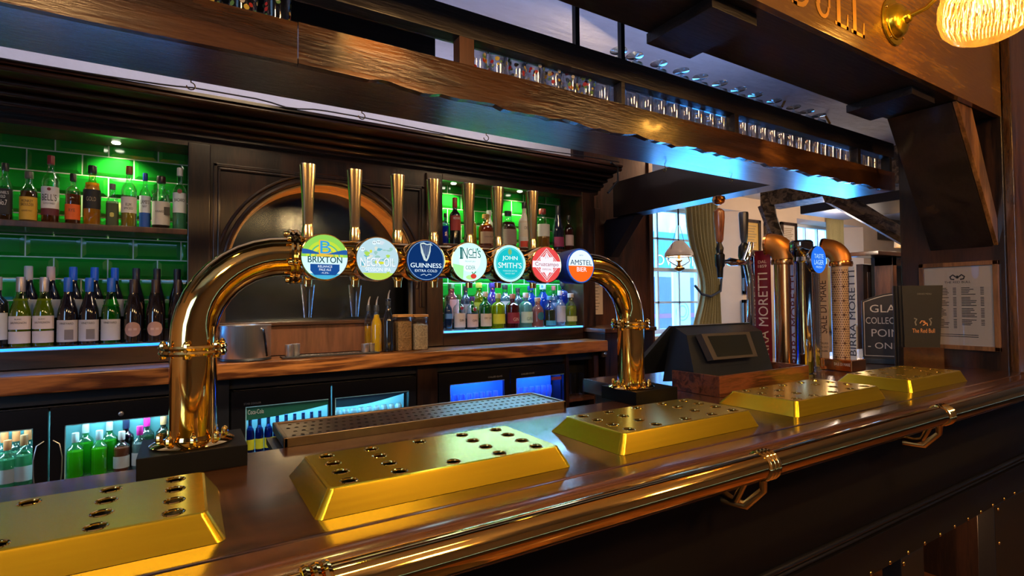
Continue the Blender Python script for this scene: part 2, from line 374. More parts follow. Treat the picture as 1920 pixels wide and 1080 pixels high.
# tiles on the wall behind the two bays
zj = [oy(47, 277, 3.25).z, oy(47, 317, 3.25).z]; TH = .101; TW = .2035
xj = oy(204, 270, 3.25).x; zt = zj[0]
tm = None
def tile_at(x0, x1, z0, z1):
    global tm
    full = abs(x1-x0-TW) < 1e-4 and abs(z1-z0-TH) < 1e-4
    if full and tm:
        o = bpy.data.objects.new('tile', tm); COL.objects.link(o); o.parent = wb; o.location = Vector(((x0+x1)/2, 3.26, z0))-wb.location; return
    g = .0028; b_ = .016; mb = MB()
    X0, X1, Z0, Z1 = x0+g, x1-g, z0+g, z1-g
    bx = min(b_, (X1-X0)*.3); mb.add([(X0, 3.262, Z0), (X1, 3.262, Z0), (X1, 3.262, Z1), (X0, 3.262, Z1)]+[(X0, 3.256, Z0), (X1, 3.256, Z0), (X1, 3.256, Z1), (X0, 3.256, Z1)]
            + [(X0+bx, 3.25, Z0+b_), (X1-bx, 3.25, Z0+b_), (X1-bx, 3.25, Z1-b_), (X0+bx, 3.25, Z1-b_)],
            [(3, 2, 1, 0)]+[(i, (i+1) % 4, 4+(i+1) % 4, 4+i) for i in range(4)]+[(4+i, 4+(i+1) % 4, 8+(i+1) % 4, 8+i) for i in range(4)]+[(8, 9, 10, 11)])
    if full:
        mb.v = [v-Vector(((x0+x1)/2, 3.26, z0)) for v in mb.v]
        o = mb.build('tile', GREEN, None, root=(0, 0, 0), smooth=False); tm = o.data
        o.parent = wb; o.location = Vector(((x0+x1)/2, 3.26, z0))-wb.location
    else: mb.build('tile', GREEN, wb, smooth=False)
for (bx0, bx1) in ((-1.30, 0.0), (1.345, 2.45)):
    B(bx0, bx1, 3.2572, 3.27, 1.29, 2.30).build('grout', GROUT, wb, smooth=False)
    for r in range(-1, 10):
        z1 = zt+TH*1-TH*r; z0 = z1-TH; ph = 0 if r % 2 == 0 else .5
        z1c = min(z1, 2.29); z0c = max(z0, 1.295)
        if z1c-z0c < .04: continue
        k = math.floor((bx0-xj)/TW)-1
        while xj+(k+ph)*TW < bx1:
            a = max(bx0, xj+(k+ph)*TW); b_ = min(bx1, xj+(k+1+ph)*TW); k += 1
            if b_-a < .03: continue
            tile_at(a, b_, z0c, z1c)

# ------------------------------------------------------------------ back bar joinery
co = MB()
prof = [(3.27, 2.275), (3.02, 2.275), (3.02, 2.30)]
def bead(y, z, r): return [(y-r*math.sin(a)*1., z-r*math.cos(a)) for a in [PI*i/6 for i in range(7)]]
prof += [(2.985, 2.30), (2.985, 2.318)]+bead(2.965, 2.331, .013)+[(2.945, 2.345)]+bead(2.92, 2.357, .012)+[(2.90, 2.37)]+bead(2.86, 2.382, .012)+[(2.84, 2.395)]
prof += [(2.79, 2.398)]+bead(2.77, 2.41, .012)+[(2.75, 2.423), (2.75, 2.437), (3.27, 2.437)]
co.prism(prof, 'X', -2.55, 2.62); co.flatn = True
struct('trim_1', co, W_DARK)
bb = thing('back_bar', 'tall dark oak back bar with tiled bays and an arched mirror', 'back bar', (.6, 3.1, 0))
FY = 3.0
def bpart(n, mb, m, **k): return mb.build(n, m, bb, **k)
bpart('post', B(-.003, .094, FY, 3.25, 1.21, 2.275), W_DARKZ, bevel=.006)
bpart('post', B(1.238, 1.345, FY, 3.25, 1.21, 2.275), W_DARKZ, bevel=.006)
bpart('post', B(2.445, 2.56, FY-.01, 3.27, 1.288, 2.275), W_DARKZ, bevel=.006)
bpart('post', B(-1.40, -1.30, FY, 3.25, 1.21, 2.275), W_DARKZ, bevel=.006)
bpart('head_rail', B(-1.30, -.003, FY+.0, FY+.03, 2.255, 2.275), W_DARK)
bpart('head_rail', B(1.345, 2.445, FY+.0, FY+.03, 2.24, 2.275), W_DARK)
bpart('bay_ceiling', B(-1.30, -.003, FY+.03, 3.25, 2.268, 2.275), W_MID)
bpart('bay_ceiling', B(1.345, 2.445, FY+.03, 3.25, 2.268, 2.275), W_MID)
for a, b_ in ((-1.30, -.003), (1.345, 2.445)):
    bpart('shelf', B(a, b_, FY, 3.25, 1.818, 1.846), W_MID, bevel=.004)
    bpart('bay_floor', B(a, b_, FY+.002, 3.25, 1.288, 1.300), mat('frosted_shelf', (.6, .7, .75), .3))
    bpart('plinth_board', B(a, b_, FY, FY+.02, 1.21, 1.288), W_DARK, bevel=.003)
    bpart('led_strip', B(a+.005, b_-.005, FY-.004, FY+.006, 1.291, 1.301), emi('led_blue', (.02, .24, 1) if a < 0 else (.06, .36, 1), 2.6), label='glowing blue light strip under the bottles')
    bpart('led_strip', B(a+.01, b_-.01, 3.235, 3.247, 1.301, 1.309), emi('led_blue_rear', (.2, .6, 1) if a > 0 else (.1, .35, .8), 5 if a > 0 else 1.5))
bpart('riser_step', B(-1.30, -.02, 3.135, 3.25, 1.300, 1.36), W_DARK, bevel=.003)
bpart('riser_step', B(1.36, 2.43, 3.135, 3.25, 1.300, 1.345), W_DARK, bevel=.003)
# arched panel
AC, AZ, AR = .667, 1.64, .505
arch = [(AC-AR, 1.385), (AC+AR, 1.385)]+circ(AR, 36, AC, AZ, 0, PI)
def xz_plate(mb, outer, holes, y0, th):
    vs, fs = holed(outer, holes, th); mb.add([(x, y0+th-z, y) for x, y, z in vs], fs)
pl = MB(); xz_plate(pl, [(.094, 1.355), (1.238, 1.355), (1.238, 2.275), (.094, 2.275)], [arch[::-1]], FY+.02, .03)
bpart('arch_panel', pl, W_DARKZ, smooth=False)
li = MB()
pa = circ(AR-.001, 36, AC, AZ, 0, PI); pb_ = circ(AR-.012, 36, AC, AZ, 0, PI)
n_ = len(pa); vs = [(x, FY+.03, z) for x, z in pa]+[(x, 3.225, z) for x, z in pa]+[(x, FY+.03, z) for x, z in pb_]+[(x, 3.225, z) for x, z in pb_]
li.add(vs, [q for i in range(n_-1) for q in ((n_*2+i, n_*2+i+1, n_*3+i+1, n_*3+i), (i, n_+i, n_+i+1, i+1), (i, i+1, 2*n_+i+1, 2*n_+i))])
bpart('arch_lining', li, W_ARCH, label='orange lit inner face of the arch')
for rr, rw in ((AR+.012, .011), (AR+.045, .008)):
    bpart('arch_moulding', MB().tube([(x, FY+.018, z) for x, z in circ(rr, 40, AC, AZ, -.15, PI+.15)], rw, 8), W_DARK)
for off, wd in ((.012, .009), (.032, .006)):
    pts = [(.094+off, 1.45), (.094+off, 2.2-off), (1.238-off, 2.2-off), (1.238-off, 1.45)]
    fm = MB()
    fm.box(.094+off, .094+off+wd*2, FY+.008, FY+.022, 1.45, 2.2-off); fm.box(1.238-off-wd*2, 1.238-off, FY+.008, FY+.022, 1.45, 2.2-off)
    fm.box(.094+off, 1.238-off, FY+.008, FY+.022, 2.2-off-wd*2, 2.2-off); bpart('panel_moulding', fm, W_DARKZ, bevel=.003)
bpart('mirror', B(.13, 1.20, 3.225, 3.232, 1.385, 2.19), mat('old_mirror', (.10, .125, .15), .16, 1, .5, 5), label='foxed old mirror behind the arch')
bpart('ledge', B(.094, 1.238, FY-.012, 3.225, 1.366, 1.386), W_DARK, bevel=.004)
bpart('lower_panel', B(.094, 1.238, FY+.01, FY+.03, 1.21, 1.366), W_MID)
lamp('SPOT', 'arch_light', (.30, 3.13, 1.42), 15, AMB, .02, target=(1.0, 3.13, 2.08), spot=95, blend=.9)  # unseen spot added so the arch lining looks warmly lit
lamp('SPOT', 'arch_light', (1.05, 3.13, 1.42), 7, AMB, .02, target=(.40, 3.13, 2.08), spot=85, blend=.9)  # weaker added spot for the other side of the lining
# lamps' trims in bays
for x in (-.98, -.30, 1.50, 2.02):
    bpart('downlight', MB().lathe([(.001, 0), (.016, 0), (.018, .004), (.02, .006)], (x, 3.17, 2.263), 16), emi('downlight_glow', (1, 1, .75), 12))
ct = tag(B(-2.5, 2.46, 2.75, 2.985, 1.133, 1.208).build('back_counter', W_COUNTER, bevel=.008), 'long oak counter top of the back bar with bold grain edge', 'counter')
cb = thing('counter_base', 'black base of the back bar around the fridges', 'cabinet', (.6, 2.95, 0))
for a, b_, m in ((-2.5, -1.06, W_DARKZ), (-.0, .17, BLACKP), (1.112, 1.235, W_DARKZ), (2.165, 2.19, W_DARKZ), (2.405, 2.45, W_DARKZ)):
    B(a, b_, 2.84, 2.9, 0, 1.132).build('upright', m, cb, bevel=.003)
B(-2.5, 2.45, 2.996, 3.02, 0, 1.2).build('rear_panel', BLACKP, cb); B(-2.5, 2.45, 2.86, 2.92, 1.075, 1.132).build('top_rail', BLACKP, cb)
B(2.19, 2.405, 2.84, 3.0, .80, .82).build('open_shelf', W_MID, cb)
sc_ = thing('side_cabinet', 'small brown cabinet with a worn top at the counter end', 'cabinet', (2.68, 3.0, 0))
B(2.475, 2.95, 2.80, 3.2, 0, 1.255).build('body', W_DARKZ, sc_, bevel=.004); B(2.465, 2.97, 2.785, 3.22, 1.255, 1.285).build('top', W_MID, sc_, bevel=.005)
p = oy(1133, 657, 2.79)
sw = B(p.x-.02, p.x+.02, 2.785, 2.80, p.z-.045, p.z+.035).build('switch_plate', plain((.05, .03, .02)), sc_)
for dz in (-.02, .015): MB().lathe([(.013, 0), (.013, .008), (.008, .014)], (p.x, 2.787, p.z+dz), 12, 'Y').build('knob', STEEL, sw)

# ------------------------------------------------------------------ bottles
PROF = {  # (radius factor, height factor)
 'bordeaux': [(.85, 0), (1, .02), (1, .60), (.93, .66), (.60, .71), (.40, .75), (.37, .80), (.36, .97), (.40, .975), (.40, 1)],
 'burgundy': [(.85, 0), (1, .02), (1, .45), (.93, .54), (.70, .64), (.47, .73), (.38, .80), (.36, .97), (.4, .975), (.4, 1)],
 'champagne': [(.85, 0), (1, .02), (1, .42), (.90, .54), (.62, .68), (.42, .80), (.36, .93), (.42, .95), (.42, 1)],
 'spirit': [(.85, 0), (1, .02), (1, .58), (.97, .63), (.80, .69), (.50, .735), (.38, .78), (.36, .93), (.42, .94), (.42, 1)],
 'stout': [(.85, 0), (1, .03), (1, .50), (.97, .58), (.85, .66), (.50, .74), (.42, .78), (.40, .92), (.46, .93), (.46, 1)],
 'taper': [(.9, 0), (1, .02), (1.02, .55), (.95, .62), (.55, .70), (.36, .78), (.34, .95), (.38, .96), (.38, 1)],
 'beer': [(.85, 0), (1, .02), (1, .55), (.9, .64), (.5, .76), (.40, .85), (.38, .96), (.44, .965), (.44, 1)],
 'cork': [(.88, 0), (1, .02), (1, .60), (.95, .68), (.62, .745), (.36, .77), (.34, .86), (.42, .865), (.42, .88)],
}
def band(mb, r, c, z0, z1, p=2., deg=150, seg=16):
    vs = []
    for i in range(seg+1):
        a = -PI/2+math.radians(-deg/2+deg*i/seg); ca, sa = math.cos(a), math.sin(a); k = 1 if p == 2 else 1/((abs(ca)**p+abs(sa)**p)**(1/p))
        for z in (z0, z1): vs.append((c[0]+r*k*ca, c[1]+r*k*sa, c[2]+z))
    mb.add(vs, [(2*i, 2*i+2, 2*i+3, 2*i+1) for i in range(seg)])
def bottle(label, x, y, z, R, H, kind='spirit', glass=(.9, .95, .95), liq=None, fill=.55, cap=(.02, .02, .02), lab=None, lz=(.12, .5), p=2., text=None, tcol=(.02, .02, .02), group=None, dark=False, extra=None, capm=0, ldeg=150, body=.6, name='bottle', cat='bottle', neckfoil=None):
    t = thing(name, label, cat, (x, y, z), group); pr = PROF[kind]; c = (x, y, z)
    prof = [(r*R, h*H) for r, h in pr]
    if dark: gm = mat_cache(glass)
    else: gm = tglass(glass, 1.1)
    MB().lathe(prof, c, 20, p=p).build('glass_body', gm, t)
    if liq:
        lp = [(r*R*.90, max(h*H, .004)) for r, h in pr if h <= fill]
        MB().lathe(lp+[(lp[-1][0], fill*H)], c, 16, p=p).build('liquid', liquid(liq, body), t)
    if cap:
        h0 = .88 if kind != 'cork' else .865
        if neckfoil: h0 = neckfoil
        cr = .43*R if kind not in ('stout',) else .50*R
        MB().lathe([(cr*.98, h0*H), (cr, h0*H+.003), (cr, H*1.0), (cr*.9, H*1.012)], c, 16).build('cap', plain(cap, .35, capm), t)
    if lab:
        L_ = lab if isinstance(lab, list) else [(lab, lz[0], lz[1])]
        for col, a, b_ in L_:
            mb = MB(); band(mb, R*1.012, c, a*H, b_*H, p, ldeg); lo = mb.build('paper_label', plain(col, .6), t)
            if text and (a, b_) == (L_[0][1], L_[0][2]):
                F = Fr((x, y-R*1.012*(1 if p == 2 else 1.0), z+(a+b_)/2*H))
                tx = MB()
                for st, dy, wd, ht in text: tx.text(F, st, 0, dy*H, wd*R, ht*H, .0012, bend=R*1.02 if p == 2 else None)
                tx.build('lettering', plain(tcol), lo)
    if extra: extra(t, x, y, z, R, H)
    return t
_mc = {}
def mat_cache(c):
    if c not in _mc: _mc[c] = mat('dark_glass', c, .07, 0, .1, 5, coat=.8)
    return _mc[c]
def bpx(label, cx, wpx, top, bot, Y, z, **k):   # a bottle from its pixel column, standing at depth Y on height z
    a = oy(cx-wpx/2, bot, Y-.01); b_ = oy(cx+wpx/2, bot, Y-.01); c = oy(cx, (top+bot)/2, Y); t = oy(cx, top, Y)
    R = (b_.x-a.x)/2*.84; H = t.z-z
    return bottle(label, c.x, Y, z, R, max(.1, H/1.012), **k)
US = 1.846; LS = 1.301; TY = 3.09
def disc_on(col, r, dz, text=None, tcol=(.8, .75, .7)):
    def f(t, x, y, z, R, H):
        F = Fr((x, y-R*1.015, z+dz*H)); mb = MB()
        q = r*R; vs = []
        for j in range(13):
            u = -q+2*q*j/12; hh = math.sqrt(max(0, q*q-u*u))+.0001; a = u/R
            for v in (-hh, hh): vs.append(F.c+F.r*(R*1.02*math.sin(a))+F.n*(R*1.02*(math.cos(a)-1)+.0012)+F.u*v)
        mb.add(vs, [(2*j, 2*j+2, 2*j+3, 2*j+1) for j in range(12)]); mo = mb.build('round_mark', plain(col), t)
        if r > .7: MB().box(x-R*.42, x+R*.42, y-R*1.04, y-R*.9, z+dz*H-.005, z+dz*H+.005).build('name_plate', plain((.55, .36, .28)), mo)
    return f
def kraken(t, x, y, z, R, H):
    for s in (-1, 1):
        MB().tube([(x+s*(R*.55+.013*math.sin(a)*1.0), y, z+H*.70+.016*math.cos(a)) for a in [PI*2*i/14 for i in range(15)]], .0045, 8).build('handle_ring', tglass((.85, .95, .9), 1.3), t)
def bells(t, x, y, z, R, H):
    F = Fr((x, y-R*1.02, z+H*.50)); MB().poly(F, circ(R*.22, 12), .001).build('crest', plain((.25, .02, .02)), t)
bpx('whiskey bottle with black label and black cap, leftmost on the upper shelf', 9, 37, 306, 410, TY, US, kind='stout', liq=(.10, .03, .01), fill=.5, lab=(.012, .012, .014), lz=(.12, .56), p=4, text=[('OLD', .08, .6, .05), ('No.7', -.02, 1.0, .09), ('DANIEL\'S', .15, 1.4, .05)], tcol=(.75, .75, .72))
bpx('squat whisky bottle with yellow label on the upper shelf', 54, 42, 322, 412, TY, US, kind='stout', liq=(.20, .07, .01), fill=.62, lab=(.72, .42, .04), lz=(.05, .50), cap=(.14, .12, .10), text=[('MONKEY', .14, 1.3, .055), ('SHOULDER', .07, 1.5, .055), ('BLENDED MALT', -.05, 1.2, .03)])
bpx('tall whisky bottle with white label and dark red cap on the upper shelf', 95, 42, 292, 415, TY, US, kind='spirit', liq=(.28, .06, .01), fill=.5, lab=[((.78, .76, .76), .22, .54), ((.13, .02, .03), .12, .22)], cap=(.22, .01, .02), text=[('BELL\'S', -.0, 1.75, .10), ('SCOTCH WHISKY', -.09, 1.4, .025)], extra=bells)
bpx('round bourbon bottle with orange label on the upper shelf', 137, 36, 326, 420, TY, US, kind='cork', liq=(.22, .05, .01), fill=.6, lab=(.85, .14, .015), lz=(.10, .40), cap=(.02, .015, .01), text=[('RYE', .03, .8, .06)])
bpx('gold rum bottle with black label and black cap on the upper shelf', 173, 41, 311, 421, TY, US, kind='stout', glass=(.95, .8, .5), liq=(.75, .38, .05), fill=.72, lab=(.012, .012, .012), lz=(.28, .60), text=[('GOLD', 0, 1.1, .07)], tcol=(.35, .28, .18))
bpx('small tequila bottle with dark framed label on the upper shelf', 211, 28, 345, 421, TY, US, kind='stout', liq=(.5, .6, .5), fill=.6, lab=(.05, .07, .02), lz=(.04, .55), p=4, cap=(.2, .17, .15), extra=disc_on((.55, .5, .1), .45, .28))
bpx('clear rum bottle with copper cap and white label on the upper shelf', 242, 36, 312, 423, TY, US, kind='spirit', liq=(.55, .33, .05), fill=.3, lab=(.72, .68, .62), lz=(.24, .50), cap=(.30, .09, .02), text=[('SPICED', -.06, 1.2, .035), ('RUM', .0, .7, .05)])
bpx('slim navy rum bottle with blue cap on the upper shelf', 272, 26, 325, 424, TY+.04, US, kind='spirit', liq=(.05, .02, .01), fill=.5, lab=[((.70, .74, .80), .30, .60), ((.02, .10, .45), .04, .30)], cap=(.01, .04, .30), text=[('LAMB\'S', .04, 1.6, .07), ('NAVY', -.04, .8, .04)])
bpx('rum bottle with round glass handles and black name plate on the upper shelf', 302, 42, 331, 427, TY, US, kind='stout', liq=(.02, .01, .01), fill=.12, lab=[((.55, .52, .45), .08, .52)], extra=lambda t, x, y, z, R, H: (kraken(t, x, y, z, R, H), MB().box(x-R*.1, x+R*.98, y-R*.95, y-R*.80, z+H*.27, z+H*.42).build('name_plate', plain((.01, .01, .01)), t)), cap=(.03, .01, .01), text=[('KRAKEN', .03, 1.1, .04)])
bpx('clear rum bottle with white cap, rightmost on the left upper shelf', 337, 32, 315, 430, TY, US, kind='spirit', glass=(.75, .95, .85), liq=(.35, .6, .5), fill=.5, lab=(.72, .78, .76), lz=(.28, .60), cap=(.6, .6, .62), extra=disc_on((.30, .06, .04), .36, .62), text=[('BACARDI', .04, 1.6, .05)])
# wine on the lower left shelf
ORD = ['first', 'second', 'third', 'fourth', 'fifth', 'sixth', 'seventh', 'eighth', 'ninth', 'tenth', 'eleventh', 'twelfth']+['%dth' % q_ for q_ in range(13, 50)]
ORD[20] = '21st'; ORD[21] = '22nd'; ORD[22] = '23rd'; ORD[30] = '31st'; ORD[31] = '32nd'; ORD[32] = '33rd'
RG = 'wine bottles in the rear row of the lower left shelf'; FG = 'wine bottles in the front row of the lower left shelf'
WB = [('sauvignon', 38), ('sauvignon', 82), ('cab', 127), ('cab', 167), ('green', 208), ('round', 250), ('round', 291), ('round', 333)]
words = ['first', 'second', 'third', 'fourth', 'fifth', 'sixth', 'seventh', 'eighth']
for i, (kd, cx) in enumerate([('dark0', -6)]+WB):
    fy = 3.075; b0 = oy(cx, 600, fy); H = .302; R = .0375
    tail = ', '+(words[i-1]+' from left' if i else 'leftmost, cut by the frame')+', lower shelf front row'
    if kd == 'dark0': bottle('dark wine bottle with a pale label'+tail, b0.x, fy, LS, R, H, 'bordeaux', (.006, .006, .008), dark=True, lab=(.5, .55, .6), cap=(.3, .3, .3), neckfoil=.82, group=FG)
    if kd == 'sauvignon': bottle('yellow green wine bottle with silver cap'+tail, b0.x, fy, LS, R, H, 'burgundy', (.75, .85, .30), liq=(.42, .52, .04), fill=.70, lab=[((.66, .58, .54), .26, .45), ((.62, .55, .50), .06, .23)], cap=(.42, .38, .38), capm=.6, neckfoil=.80, text=[('SAUVIGNON', 0, 1.5, .03), ('BLANC', .05, .6, .02)], group=FG)
    if kd == 'cab': bottle('dark wine bottle with blue cap and picture label'+tail, b0.x, fy, LS, R, H, 'burgundy', (.008, .006, .010), dark=True, lab=(.50, .47, .46), lz=(.06, .38), cap=(.01, .10, .48), neckfoil=.80, text=[('VINEYARD', .11, 1.4, .03)], group=FG, extra=lambda t, x, y, z, R, H: MB().box(x-R*.15, x+R*.65, y-R*1.04, y-R*.7, z+H*.09, z+H*.24).build('printed_view', plain((.18, .15, .13)), t))
    if kd == 'green': bottle('bright green wine bottle with blue cap'+tail, b0.x, fy, LS, R, H, 'burgundy', (.15, .75, .12), liq=(.03, .40, .02), fill=.60, lab=(.52, .50, .46), lz=(.06, .38), cap=(.01, .10, .48), neckfoil=.80, text=[('VINEYARD', .11, 1.4, .03)], group=FG)
    if kd == 'round': bottle('dark bottle with round pink label and dark cap'+tail, b0.x, fy, LS, R*1.03, H*.985, 'champagne', (.010, .006, .006), dark=True, cap=(.03, .015, .015), neckfoil=.78, group=FG, extra=disc_on((.42, .23, .16), .88, .22))
caps = [(.45, .40, .36), (.55, .36, .30), (.01, .10, .5), (.01, .10, .5), (.01, .10, .5), (.02, .02, .03), (.015, .012, .015), (.015, .012, .015)]
for i, cx in enumerate([53, 95, 137, 177, 215, 255, 294, 332]):
    b0 = oy(cx, 560, 3.19); cn = ['silver', 'pale pink', 'blue', 'blue', 'blue', 'dark grey', 'black', 'black'][i]
    bottle('dark wine bottle with %s cap, %s from left, lower shelf rear row' % (cn, words[i]), b0.x, 3.19, 1.361, .037, .297, 'champagne' if i > 4 else 'burgundy', (.007, .006, .009), dark=True, lab=None if i > 4 else (.50, .50, .47), lz=(.22, .50), cap=caps[i], neckfoil=.80, group=RG, extra=disc_on((.36, .20, .15), .9, .36) if i > 4 else None)
# right bay, upper shelf
R1 = ', on the right upper shelf'
bpx('blue edged bottle half hidden by the post'+R1, 835, 15, 400, 452, TY, US, glass=(.3, .5, .9), liq=(.05, .12, .6), fill=.6)
bpx('dark bottle with red cap and red label'+R1, 853, 23, 371, 453, TY-.02, US, kind='bordeaux', glass=(.008, .01, .01), dark=True, lab=(.33, .03, .02), lz=(.30, .62), cap=(.35, .01, .01), neckfoil=.8, text=[('HEDONIST', .1, 1.5, .05)], tcol=(.8, .7, .6))
bpx('yellow liqueur bottle behind a tap handle'+R1, 882, 26, 395, 454, TY+.05, US, glass=(.95, .9, .6), liq=(.60, .42, .05), fill=.7)
bpx('white bottle behind the amber one'+R1, 917, 24, 395, 455, TY+.06, US, kind='taper', glass=(.55, .55, .52), dark=True, cap=(.5, .5, .48))
bpx('round amber liqueur bottle with tan label'+R1, 911, 29, 402, 456, TY-.02, US, kind='stout', glass=(.85, .5, .2), liq=(.38, .12, .01), fill=.66, lab=(.38, .24, .14), lz=(.08, .45), cap=(.45, .25, .06), text=[('LIQUEUR', .02, 1.3, .05)])
bpx('squat brown bottle with grey label'+R1, 953, 27, 396, 456, TY, US, kind='stout', liq=(.10, .03, .02), fill=.7, lab=(.27, .19, .15), lz=(.08, .50), cap=(.03, .03, .03), p=4)
bpx('cream liqueur bottle with red base and black cap'+R1, 983, 22, 380, 458, TY-.01, US, kind='taper', glass=(.8, .75, .62), dark=True, lab=[((.70, .58, .40), .25, .60), ((.65, .06, .02), .03, .16)], cap=(.02, .02, .02), text=[('CREAM', .02, 1.2, .06)])
bpx('clear whisky bottle with dark red cap'+R1, 1017, 27, 392, 457, TY, US, kind='stout', liq=(.50, .22, .04), fill=.45, lab=(.60, .58, .50), lz=(.32, .62), cap=(.25, .03, .02))
bpx('tall black bottle with purple label'+R1, 1046, 22, 386, 458, TY, US, kind='champagne', glass=(.012, .014, .03), dark=True, lab=(.30, .03, .10), lz=(.08, .30), cap=(.02, .02, .03), neckfoil=.8)
bpx('rose coloured bottle with pink label'+R1, 1066, 18, 404, 458, TY, US, kind='bordeaux', glass=(.8, .55, .5), liq=(.25, .08, .06), fill=.6, lab=(.50, .35, .32), lz=(.15, .45), cap=(.02, .02, .02))
bpx('short dark bottle by the wooden return, rightmost'+R1, 1081, 14, 412, 458, TY+.03, US, kind='spirit', glass=(.01, .01, .015), dark=True)
# right bay, lower shelf, rear row then front row
R2 = ', rear row, right lower shelf'; Yr = 3.185; Zr = 1.346
for cx, wd, top, kw, lb in [
 (846, 28, 532, dict(kind='stout', glass=(.9, .6, .62), liq=(.70, .25, .28), fill=.9, p=4, lab=(.75, .42, .42), lz=(.1, .6), cap=(.1, .3, .1)), 'square pink gin bottle with pink label'),
 (873, 22, 536, dict(kind='spirit', glass=(.02, .03, .05), dark=True, lab=(.3, .3, .35)), 'black bottle with grey label'),
 (898, 26, 530, dict(kind='stout', glass=(.75, .75, .1), liq=(.55, .52, .02), fill=.8, cap=(.5, .45, .05), lab=(.4, .4, .02), lz=(.3, .5)), 'bright yellow liqueur bottle'),
 (923, 26, 530, dict(kind='stout', glass=(.03, .015, .16), dark=True, cap=(.05, .02, .2)), 'deep purple bottle'),
 (947, 26, 534, dict(kind='spirit', liq=(.2, .35, .45), fill=.8, lab=(.6, .62, .62), lz=(.2, .55), text=[('Gin', .0, .8, .09)]), 'blue grey bottle with white gin label'),
 (971, 20, 540, dict(kind='spirit', glass=(.03, .05, .07), dark=True), 'plain dark bottle'),
 (995, 24, 536, dict(kind='stout', glass=(.3, .6, 1), liq=(.08, .30, .9), fill=.8, p=4, cap=(.02, .04, .2)), 'square sky blue gin bottle with a dark blue cap'),
 (1018, 24, 534, dict(kind='stout', glass=(.3, .6, 1), liq=(.08, .30, .9), fill=.8, p=4, cap=(.5, .6, .7)), 'square sky blue gin bottle with a silver cap'),
 (1038, 18, 536, dict(kind='spirit', glass=(.7, .8, .9), liq=(.25, .4, .7), fill=.7, lab=(.5, .55, .7), cap=(.4, .1, .1)), 'pale blue bottle with red cap'),
 (1055, 24, 526, dict(kind='cork', glass=(.25, .5, .95), liq=(.06, .2, .7), fill=.75), 'tall blue glass bottle, rightmost')]:
    bpx(lb+R2, cx, wd, top, 604, Yr, Zr, **kw)
R3 = ', front row, right lower shelf'
for cx, wd, top, bot, kw, lb in [
 (840, 16, 556, 620, dict(kind='stout', glass=(.5, .65, .8), liq=(.12, .2, .35), fill=.8, lab=[((.08, .25, .6), .35, .5)], p=4), 'square grey blue vodka bottle, leftmost'),
 (861, 25, 552, 617, dict(kind='spirit', liq=(.4, .5, .55), fill=.4, lab=(.62, .55, .50), lz=(.08, .48), cap=(.05, .25, .05), extra=disc_on((.25, .02, .06), .28, .62), text=[('GIN', .0, .8, .06)]), 'clear gin bottle with green cap and red seal'),
 (885, 25, 556, 617, dict(kind='spirit', liq=(.06, .12, .18), fill=.5, lab=(.60, .45, .40), lz=(.08, .48), cap=(.08, .03, .2), extra=disc_on((.25, .02, .06), .28, .62), text=[('GIN', .0, .8, .06)]), 'dark gin bottle with purple cap and red seal'),
 (910, 25, 547, 616, dict(kind='spirit', glass=(.12, .7, .15), liq=(.02, .35, .02), fill=.68, lab=(.55, .50, .40), lz=(.08, .42), cap=(.55, .45, .3), text=[('DRY GIN', .05, 1.3, .05)]), 'vivid green gin bottle with cream label'),
 (934, 27, 550, 616, dict(kind='cork', glass=(.85, .9, .2), liq=(.62, .66, .02), fill=.85, cap=(.5, .45, .2), text=None, lab=[((.55, .60, .03), .14, .42)]), 'lemon yellow gin bottle with cork top'),
 (961, 27, 551, 615, dict(kind='cork', glass=(.7, .15, .25), liq=(.28, .01, .05), fill=.85, cap=(.35, .12, .08), lab=[((.22, .015, .04), .14, .46)], text=[('GIN', -.04, .9, .10)], tcol=(.7, .5, .5)), 'dark red gin bottle with cork top'),
 (986, 26, 549, 613, dict(kind='cork', glass=(.8, .95, .9), liq=(.45, .68, .62), fill=.85, cap=(.6, .5, .45), lab=[((.45, .66, .60), .14, .46)], text=[('GIN', -.04, .9, .10)], tcol=(.15, .3, .3)), 'pale aqua gin bottle with cork top'),
 (1008, 24, 558, 612, dict(kind='stout', glass=(.95, .75, .7), liq=(.75, .42, .36), fill=.9, cap=(.5, .35, .25), extra=disc_on((.02, .16, .25), .62, .38)), 'peach coloured bottle with a round teal mark'),
 (1031, 22, 555, 610, dict(kind='stout', glass=(.4, .7, .9), liq=(.30, .20, .05), fill=.55, cap=(.1, .35, .6), lab=[((.05, .35, .55), .04, .2)]), 'blue and amber bottle with blue base'),
 (1050, 20, 545, 609, dict(kind='taper', glass=(.85, .92, 1), liq=(.55, .68, .85), fill=.75, lab=(.45, .52, .72), lz=(.12, .58), cap=(.6, .7, .9)), 'tall white bottle with blue patterned label'),
 (1070, 22, 550, 608, dict(kind='stout', glass=(.85, .9, .4), liq=(.50, .58, .05), fill=.62, cap=(.55, .5, .45), lab=[((.55, .6, .3), .14, .30)]), 'lime yellow bottle with clear neck, rightmost')]:
    bpx(lb+R3, cx, wd, top, bot, 3.06, LS, **kw)

